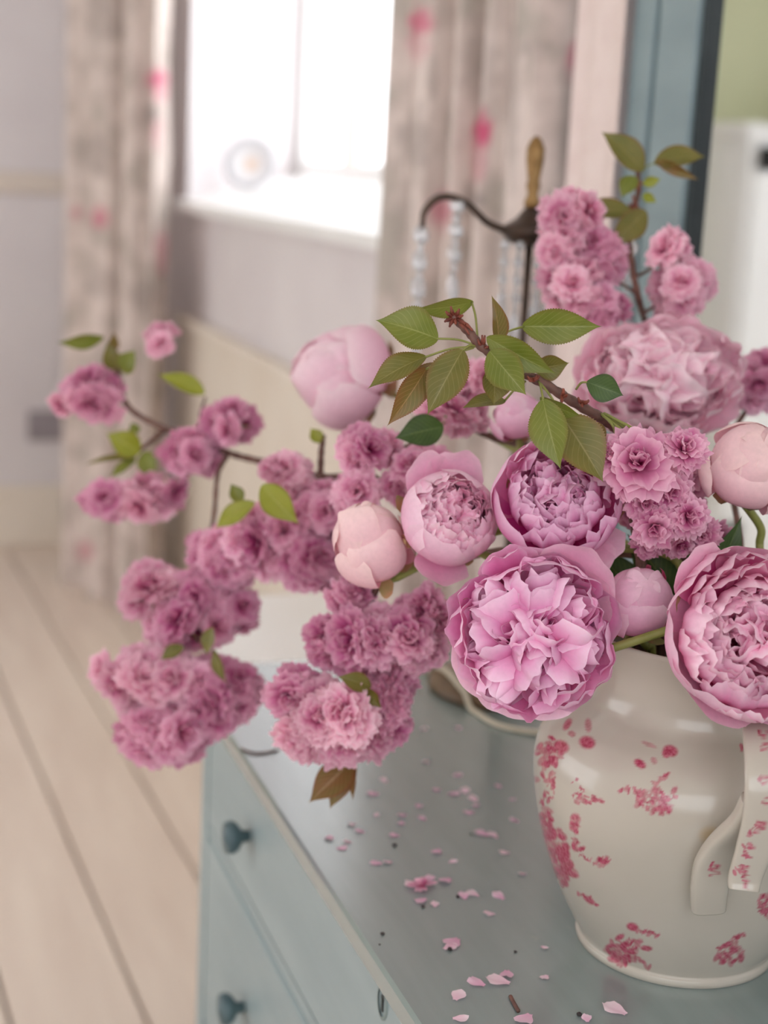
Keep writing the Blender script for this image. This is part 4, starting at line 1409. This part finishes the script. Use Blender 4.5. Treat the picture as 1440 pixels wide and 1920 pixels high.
NEARB = [(1196, 872, 150, (-.1, .3)), (1280, 846, 98, (.1, .5)), (1252, 920, 92, (.2, -.1)), (1206, 938, 86, (.0, -.2)), (1228, 985, 96, (-.05, -.4)), (1286, 968, 92, (.3, .0)), (1306, 996, 72, (.3, -.4)), (1268, 900, 72, (.2, 0)), (1150, 856, 70, (-.4, .3)), (1214, 1014, 74, (0, -.6)), (1272, 1018, 66, (.2, -.6)), (1176, 906, 66, (-.2, -.2))]
for k, (x_, y_, s_, fc) in enumerate(NEARB):
    d_ = 1.165 if k in (0, 1, 8, 11) else (1.19 if k < 6 else 1.215)
    place_blossom(A_, at(x_, y_, d_), facing(fc[0], fc[1], 1), s_/2*d_/FPX*.92, 'cherry', near=True, seed=500+k)

cluster(A_, 1250, 925, 84, 96, 1.275, 9, 90, 'cherry', seed=15)
cluster(A_, 1318, 1000, 44, 40, 1.255, 2, 78, 'cherry', seed=16)

# --- the upright branch against the mirror
B_ = thing('cherry_branch', MOUTH, 'upright cherry branch rising in front of the mirror with leaves at its tip', 'branch')
twig(B_, [(1196, 318, 1.565), (1196, 365, 1.565), (1178, 420, 1.555), (1184, 490, 1.540), (1196, 555, 1.530), (1212, 612, 1.61), (1222, 660, 1.65), MOUTH+np.array([.02, .03, .0]), POT], .0028, .0045, 'branch_wood')
twig(B_, [(1196, 555, 1.560), (1178, 540, 1.555), (1160, 530, 1.550)], .002, .0014)
twig(B_, [(1206, 588, 1.555), (1222, 578, 1.550), (1240, 570, 1.550)], .002, .0014)
twig(B_, [(1190, 520, 1.562), (1210, 510, 1.555), (1225, 500, 1.550)], .002, .0014)
for (x_, y_) in ((1196, 345), (1190, 380), (1185, 395)):
    for k in range(4):
        a = rsB.uniform(0, 6.28)
        twig(B_, [(x_, y_, 1.563), (x_+9*math.cos(a), y_+9*math.sin(a), 1.555), (x_+14*math.cos(a), y_+17*math.sin(a), 1.553)], .002, .0006, 'bud_scale', 'bud_red', 4)
leaf(B_, (1206, 320, 1.555), (1126, 246, 1.545), 58, 'olive', .25)
leaf(B_, (1230, 300, 1.555), (1312, 338, 1.545), 20, 'bronze', .5)
leaf(B_, (1226, 306, 1.560), (1324, 294, 1.550), 48, 'olive', -.5, stalk=(1200, 325, 1.565))
leaf(B_, (1188, 398, 1.550), (1060, 402, 1.535), 42, 'olive', .5)
leaf(B_, (1212, 396, 1.545), (1138, 462, 1.535), 52, 'olive', -.2)
leaf(B_, (1190, 330, 1.550), (1165, 372, 1.545), 34, 'green', .4)
leaf(B_, (1205, 345, 1.550), (1240, 335, 1.545), 20, 'lime', .2)
leaf(B_, (1205, 365, 1.550), (1232, 380, 1.545), 18, 'lime', .2)
cluster(B_, 1070, 400, 58, 48, 1.550, 4, 78, 'cherry_pale', seed=21)
cluster(B_, 1060, 460, 58, 62, 1.545, 6, 84, 'cherry_pale', seed=22)
cluster(B_, 1112, 482, 58, 62, 1.550, 7, 84, 'cherry', seed=23)
cluster(B_, 1075, 540, 70, 60, 1.540, 6, 86, 'cherry_pale', seed=24)
cluster(B_, 1114, 575, 68, 50, 1.545, 6, 86, 'cherry', seed=25)
cluster(B_, 1258, 470, 38, 46, 1.550, 3, 74, 'cherry_pale', seed=26)
cluster(B_, 1276, 542, 54, 58, 1.545, 6, 82, 'cherry_pale', seed=27)
cluster(B_, 1300, 525, 48, 50, 1.547, 4, 76, 'cherry_pale', seed=28)
cluster(B_, 1262, 584, 36, 32, 1.565, 3, 70, 'cherry_pale', seed=29)

# --- the long branch reaching over the dresser's end
C_ = thing('cherry_branch', MOUTH, 'long arching cherry branch reaching past the end of the dresser', 'branch')
twig(C_, [(212, 640, 1.80), (224, 706, 1.80), (240, 762, 1.79), (300, 800, 1.77), (370, 822, 1.75), (430, 850, 1.72), (490, 866, 1.68), (590, 893, 1.58), (690, 896, 1.485), (735, 915, 1.44), MOUTH+np.array([-.03, .03, 0]), POT], .0030, .0052, 'branch_wood')
twig(C_, [(425, 855, 1.72), (408, 890, 1.70), (402, 960, 1.68), (392, 1030, 1.66), (398, 1100, 1.64), (405, 1180, 1.62), (398, 1230, 1.60)], .0030, .0018)
twig(C_, [(310, 806, 1.77), (285, 825, 1.76), (262, 845, 1.755)], .0032, .0022)
twig(C_, [(378, 822, 1.75), (376, 780, 1.745), (385, 745, 1.74)], .0026, .0016)
twig(C_, [(600, 893, 1.57), (602, 850, 1.57), (606, 815, 1.57)], .0038, .0028)
twig(C_, [(690, 896, 1.48), (690, 935, 1.47), (690, 985, 1.46)], .003, .002)
leaf(C_, (195, 632, 1.80), (104, 642, 1.78), 24, 'green', -.7)
leaf(C_, (214, 700, 1.80), (200, 640, 1.79), 34, 'olive', .4)
leaf(C_, (232, 700, 1.79), (254, 655, 1.78), 42, 'green', -.3)
leaf(C_, (212, 660, 1.80), (214, 622, 1.79), 20, 'bronze', .3)
leaf(C_, (384, 738, 1.74), (294, 702, 1.73), 36, 'lime', .5)
leaf(C_, (264, 848, 1.755), (198, 812, 1.74), 50, 'lime', .15)
leaf(C_, (270, 846, 1.75), (292, 900, 1.74), 40, 'green', .2)
leaf(C_, (256, 858, 1.755), (158, 872, 1.75), 15, 'olive', .8)
leaf(C_, (256, 862, 1.755), (205, 898, 1.75), 20, 'green', .6)
leaf(C_, (262, 800, 1.77), (240, 812, 1.765), 22, 'green', .3)
leaf(C_, (490, 910, 1.47), (562, 984, 1.455), 56, 'lime', .1)
leaf(C_, (478, 942, 1.52), (402, 992, 1.53), 38, 'lime', .4)
leaf(C_, (452, 944, 1.54), (432, 906, 1.54), 28, 'green', .3)
leaf(C_, (385, 1030, 1.66), (348, 1076, 1.65), 16, 'lime', .4)
leaf(C_, (398, 1176, 1.53), (388, 1230, 1.53), 28, 'olive', .5)
leaf(C_, (402, 1218, 1.53), (425, 1282, 1.52), 22, 'olive', .6)
leaf(C_, (345, 1212, 1.535), (300, 1238, 1.53), 26, 'olive', .5)
leaf(C_, (600, 830, 1.56), (582, 802, 1.56), 26, 'lime', .3)
cluster(C_, 172, 742, 56, 52, 1.80, 5, 86, 'cherry', seed=31)
cluster(C_, 125, 750, 42, 34, 1.80, 2, 66, 'cherry_pale', seed=32)
cluster(C_, 304, 645, 32, 38, 1.82, 2, 64, 'cherry_pale', seed=33)
cluster(C_, 360, 850, 58, 54, 1.74, 6, 80, 'cherry', seed=34)
cluster(C_, 432, 795, 48, 52, 1.73, 4, 80, 'cherry', seed=35)
cluster(C_, 200, 940, 54, 36, 1.76, 3, 72, 'cherry', seed=36)
cluster(C_, 268, 935, 62, 46, 1.755, 4, 78, 'cherry_pale', seed=37)
cluster(C_, 322, 920, 34, 36, 1.76, 2, 60, 'cherry', seed=38)
cluster(C_, 535, 888, 54, 44, 1.55, 4, 86, 'cherry_pale', seed=39)
cluster(C_, 605, 960, 76, 66, 1.54, 11, 88, 'cherry', seed=40)
cluster(C_, 520, 1010, 96, 70, 1.56, 14, 88, 'cherry', seed=41)
cluster(C_, 430, 1040, 84, 56, 1.60, 11, 84, 'cherry', seed=42)
cluster(C_, 590, 1050, 80, 56, 1.55, 10, 88, 'cherry', seed=43)
cluster(C_, 372, 1018, 28, 28, 1.66, 1, 54, 'cherry', seed=44)
cluster(C_, 295, 1110, 66, 58, 1.62, 9, 86, 'cherry_pale', seed=45)
cluster(C_, 380, 1115, 66, 54, 1.61, 9, 86, 'cherry', seed=46)
cluster(C_, 355, 1170, 80, 52, 1.61, 9, 84, 'cherry', seed=47)
cluster(C_, 452, 1145, 36, 38, 1.62, 2, 68, 'cherry', seed=48)
cluster(C_, 210, 1260, 34, 42, 1.62, 2, 66, 'cherry_pale', seed=49)
cluster(C_, 290, 1275, 100, 68, 1.585, 14, 92, 'cherry_pale', seed=50)
cluster(C_, 390, 1310, 92, 74, 1.58, 13, 90, 'cherry', seed=51)
cluster(C_, 310, 1370, 96, 60, 1.58, 12, 92, 'cherry', seed=52)
cluster(C_, 452, 1298, 48, 52, 1.59, 5, 76, 'cherry', seed=53)
cluster(C_, 285, 1240, 50, 36, 1.60, 3, 66, 'cherry_pale', seed=54)

# --- the branch hanging in front of the candelabrum base
D_ = thing('cherry_branch', MOUTH, 'drooping cherry branch hanging low over the dresser top', 'branch')
twig(D_, [(640, 1420, 1.42), (655, 1360, 1.42), (672, 1290, 1.42), (690, 1220, 1.41), (694, 1140, 1.40), (720, 1085, 1.39), (780, 1060, 1.37), MOUTH+np.array([-.04, .01, 0]), POT], .0024, .0045, 'branch_wood')
twig(D_, [(694, 1160, 1.40), (740, 1190, 1.39), (790, 1200, 1.385)], .002, .0014)
twig(D_, [(660, 1430, 1.42), (655, 1400, 1.42), (655, 1360, 1.42)], .0014, .0016)
leaf(D_, (662, 1424, 1.40), (578, 1506, 1.39), 62, 'bronze', .1)
leaf(D_, (664, 1426, 1.405), (618, 1518, 1.40), 46, 'bronze', .4)
leaf(D_, (668, 1424, 1.41), (662, 1502, 1.41), 15, 'bronze', .6)
leaf(D_, (696, 1288, 1.345), (632, 1268, 1.335), 36, 'olive', .3)
leaf(D_, (690, 1292, 1.345), (716, 1328, 1.34), 24, 'olive', .5)
leaf(D_, (832, 800, 1.33), (738, 822, 1.32), 62, 'dark', .1, name='leaf')
cluster(D_, 655, 1118, 42, 38, 1.41, 3, 74, 'cherry', seed=61)
cluster(D_, 612, 1210, 38, 44, 1.40, 2, 78, 'cherry', seed=62)
cluster(D_, 696, 1205, 74, 66, 1.39, 8, 118, 'cherry', seed=63)
cluster(D_, 770, 1200, 64, 66, 1.39, 8, 96, 'cherry', seed=64)
cluster(D_, 805, 1150, 44, 60, 1.395, 4, 86, 'cherry', seed=65)
cluster(D_, 552, 1300, 46, 50, 1.40, 3, 86, 'cherry', seed=66)
cluster(D_, 640, 1350, 106, 74, 1.385, 14, 104, 'cherry_pale', seed=67)
cluster(D_, 715, 1330, 56, 70, 1.39, 8, 94, 'cherry', seed=68)
cluster(D_, 590, 1370, 66, 52, 1.395, 7, 92, 'cherry_pale', seed=69)
cluster(D_, 740, 1270, 40, 40, 1.40, 3, 80, 'cherry', seed=70)

# --- blossoms filling in behind the peonies
E_ = thing('cherry_branch', MOUTH, 'short cherry branch tucked behind the leaves and packed peony', 'branch')
twig(E_, [(690, 850, 1.46), (760, 840, 1.44), (850, 795, 1.46), (930, 822, 1.47), MOUTH+np.array([-.02, .05, 0]), POT], .0030, .005, 'branch_wood')
cluster(E_, 690, 846, 60, 46, 1.43, 5, 84, 'cherry', seed=81)
cluster(E_, 790, 880, 60, 52, 1.40, 4, 84, 'cherry', seed=82)
cluster(E_, 880, 720, 58, 48, 1.44, 4, 80, 'cherry_pale', seed=83)
cluster(E_, 850, 780, 60, 40, 1.45, 4, 78, 'cherry_pale', seed=84)
cluster(E_, 750, 910, 40, 36, 1.41, 2, 80, 'cherry', seed=85)
cluster(E_, 664, 925, 44, 40, 1.43, 4, 80, 'cherry', seed=86)
G_ = thing('cherry_branch', MOUTH, 'cherry branch peeping out beside the pale peony next to the mirror', 'branch')
twig(G_, [(1420, 690, 1.575), (1404, 760, 1.575), MOUTH+np.array([.04, .03, 0]), POT], .0026, .0045, 'branch_wood')
cluster(G_, 1424, 712, 60, 60, 1.585, 7, 84, 'cherry', seed=91)
cluster(G_, 1362, 745, 40, 40, 1.60, 2, 78, 'cherry', seed=92)

# --- dark peony foliage above the mouth of the vase
for k, (b, tp_, w, lab) in enumerate([((1306, 1140, 1.25), (1392, 965, 1.235), 68, 'dark green peony leaf between the round bud and the drooping peony'), ((1266, 1120, 1.265), (1175, 1000, 1.27), 78, 'dark green peony leaf under the cherry blossom cluster'), ((1292, 1130, 1.30), (1258, 1000, 1.315), 86, 'dark green peony leaf standing behind the streaked bud'), ((1205, 1130, 1.285), (1112, 1030, 1.30), 66, 'dark green peony leaf tucked under the cupped peony')]):
    sp = thing('peony_leaf', MOUTH, lab, 'leaf')
    leaf(sp, b, tp_, w, 'dark', .2, name='leaf_blade', serr=0)
    STEMS.append(dict(fix=[at(*b)+(at(*b)-at(*tp_))*-.02, at(*b)], r0=.0018, r1=.002, parent=sp, mat=M['stalk'], name='stalk'))

lay_stems()

# ------------------------------------------------------------------ fallen petals on the dresser
FM = []
for s in range(5):
    rs = random.Random(900+s)
    V_, Fc, g = petal_vf([(.0, 0), (.35, .06), (.7, .02), (1.0, .14)], 0, .42, k=2.2, ruf=.18, freq=3.5, jag=.07, rs=rs, nu=6, nv=6)
    V_[:, 2] -= V_[:, 2].min(); V_[:, 0] -= V_[:, 0].mean()
    me = mesh('fallen_petal', V_, Fc, True, {'g': .7+.3*g})
    me.materials.append(PK['pale' if s % 2 else 'soft'])
    FM.append(me)
rs = random.Random(12)
FP = [(600, 1365, 1), (700, 1490, 1.3), (705, 1530, .8), (660, 1547, 1.1), (675, 1560, 1.0), (618, 1572, 1.3), (652, 1580, 1.1), (640, 1592, 1), (740, 1568, 1.1), (755, 1530, 1), (752, 1545, 1), (792, 1536, 1.1), (818, 1482, 1.1), (857, 1455, 1.3), (800, 1430, .9), (794, 1368, 1), (860, 1366, 1), (850, 1490, 1.4), (872, 1485, 1.3), (888, 1500, 1.3), (880, 1525, 1.3), (893, 1512, 1.1), (935, 1476, 1), (905, 1565, 1.5), (925, 1568, 1.2), (820, 1598, 1.4), (848, 1617, 1.1), (706, 1620, 1.3), (728, 1618, 1), (837, 1652, 1.4), (775, 1662, 1.6), (805, 1650, 1.5), (790, 1690, 1.3), (815, 1698, 1.1), (870, 1682, 1.3), (888, 1678, 1.5), (936, 1682, 1.3), (918, 1715, 1.2), (946, 1600, 1), (965, 1540, 1.1), (980, 1640, 1), (850, 1768, 1.8), (842, 1778, 1.3), (936, 1842, 2.0), (950, 1828, 1.6), (895, 1845, 1.7), (858, 1870, 1.6), (862, 1912, 1.3), (1022, 1834, 1.1), (985, 1912, 1.8), (1155, 1896, 2.0), (1020, 1778, .9), (720, 1465, 1), (785, 1512, .9), (960, 1500, .8), (1100, 1912, 1.2)]
for (x_, y_, s_) in FP:
    kf = rs.randrange(5)
    o = link('fallen_petal', FM[kf], None)
    p = onz(x_, y_, ZT)
    o.location = (p[0], p[1], ZT+.0006)
    o.rotation_euler = (rs.uniform(-.08, .08), rs.uniform(-.08, .08), rs.uniform(0, 6.28))
    sc_ = .0088*s_*rs.uniform(.85, 1.15)
    o.scale = (sc_, sc_, sc_)
    tag(o, *(('pale blush petal lying loose on the dresser top', 'petal', 'pale petals fallen on the dresser') if kf % 2 else ('rosy pink petal lying loose on the dresser top', 'petal', 'rosy petals fallen on the dresser')))
# one withered dark blossom, crumbs and bits of twig among them
wb = thing('fallen_blossom', onz(792, 1664, ZT), 'withered dark pink blossom fallen among the loose petals', 'blossom')
for k, (v, f, g) in enumerate(blossom_petals(.0125, random.Random(3), 12)):
    v = v*np.array([1, .8, .7]); v[:, 2] -= .0
    o = link('petal', mesh('petal', v, f, True, {'g': .3+g*.7}), PK['cherry_pale'], wb)
    o.location = (0, 0, .001)
M['crumb'] = simple('dark_crumb', srgb(46, 42, 42), srgb(66, 56, 54), 80, .8)
for k, (x_, y_, s_) in enumerate([(740, 1587, 3.2), (717, 1753, 2.6), (858, 1683, 2.4), (793, 1702, 2.6), (843, 1782, 3.0), (884, 1566, 2.2), (966, 1786, 1.8), (1086, 1905, 3.0), (712, 1772, 1.2)]):
    p = onz(x_, y_, ZT)
    q = MB().ball((p[0], p[1], ZT+.0009*s_*.8), 0.0007*s_, 8, 5, .7)
    v = np.array(q.v); rr = random.Random(k)
    v[:, :2] += np.array([[rr.uniform(-.0004, .0004) for _ in range(2)] for _ in v])
    v[:, 2] += ZT-v[:, 2].min()
    whole('bud_scale', v, q.f, M['crumb'], 'tiny dark bud scale dropped on the dresser top', 'bud scale', 'dark specks on the dresser')
for lab, pts_, r_ in (('short dark broken stalk lying by the fallen petals', [(957, 1868), (964, 1882), (972, 1896)], .0016), ('thin curled brown stalk lying at the dresser edge', [(452, 1404), (475, 1412), (498, 1411), (522, 1406)], .0012)):
    pts = [onz(x_, y_, ZT+r_) for x_, y_ in pts_]
    v, f = tube_vf(spline(pts, 6), r_, 7)
    whole('fallen_stalk', v, f, M['bark'], lab, 'stalk')
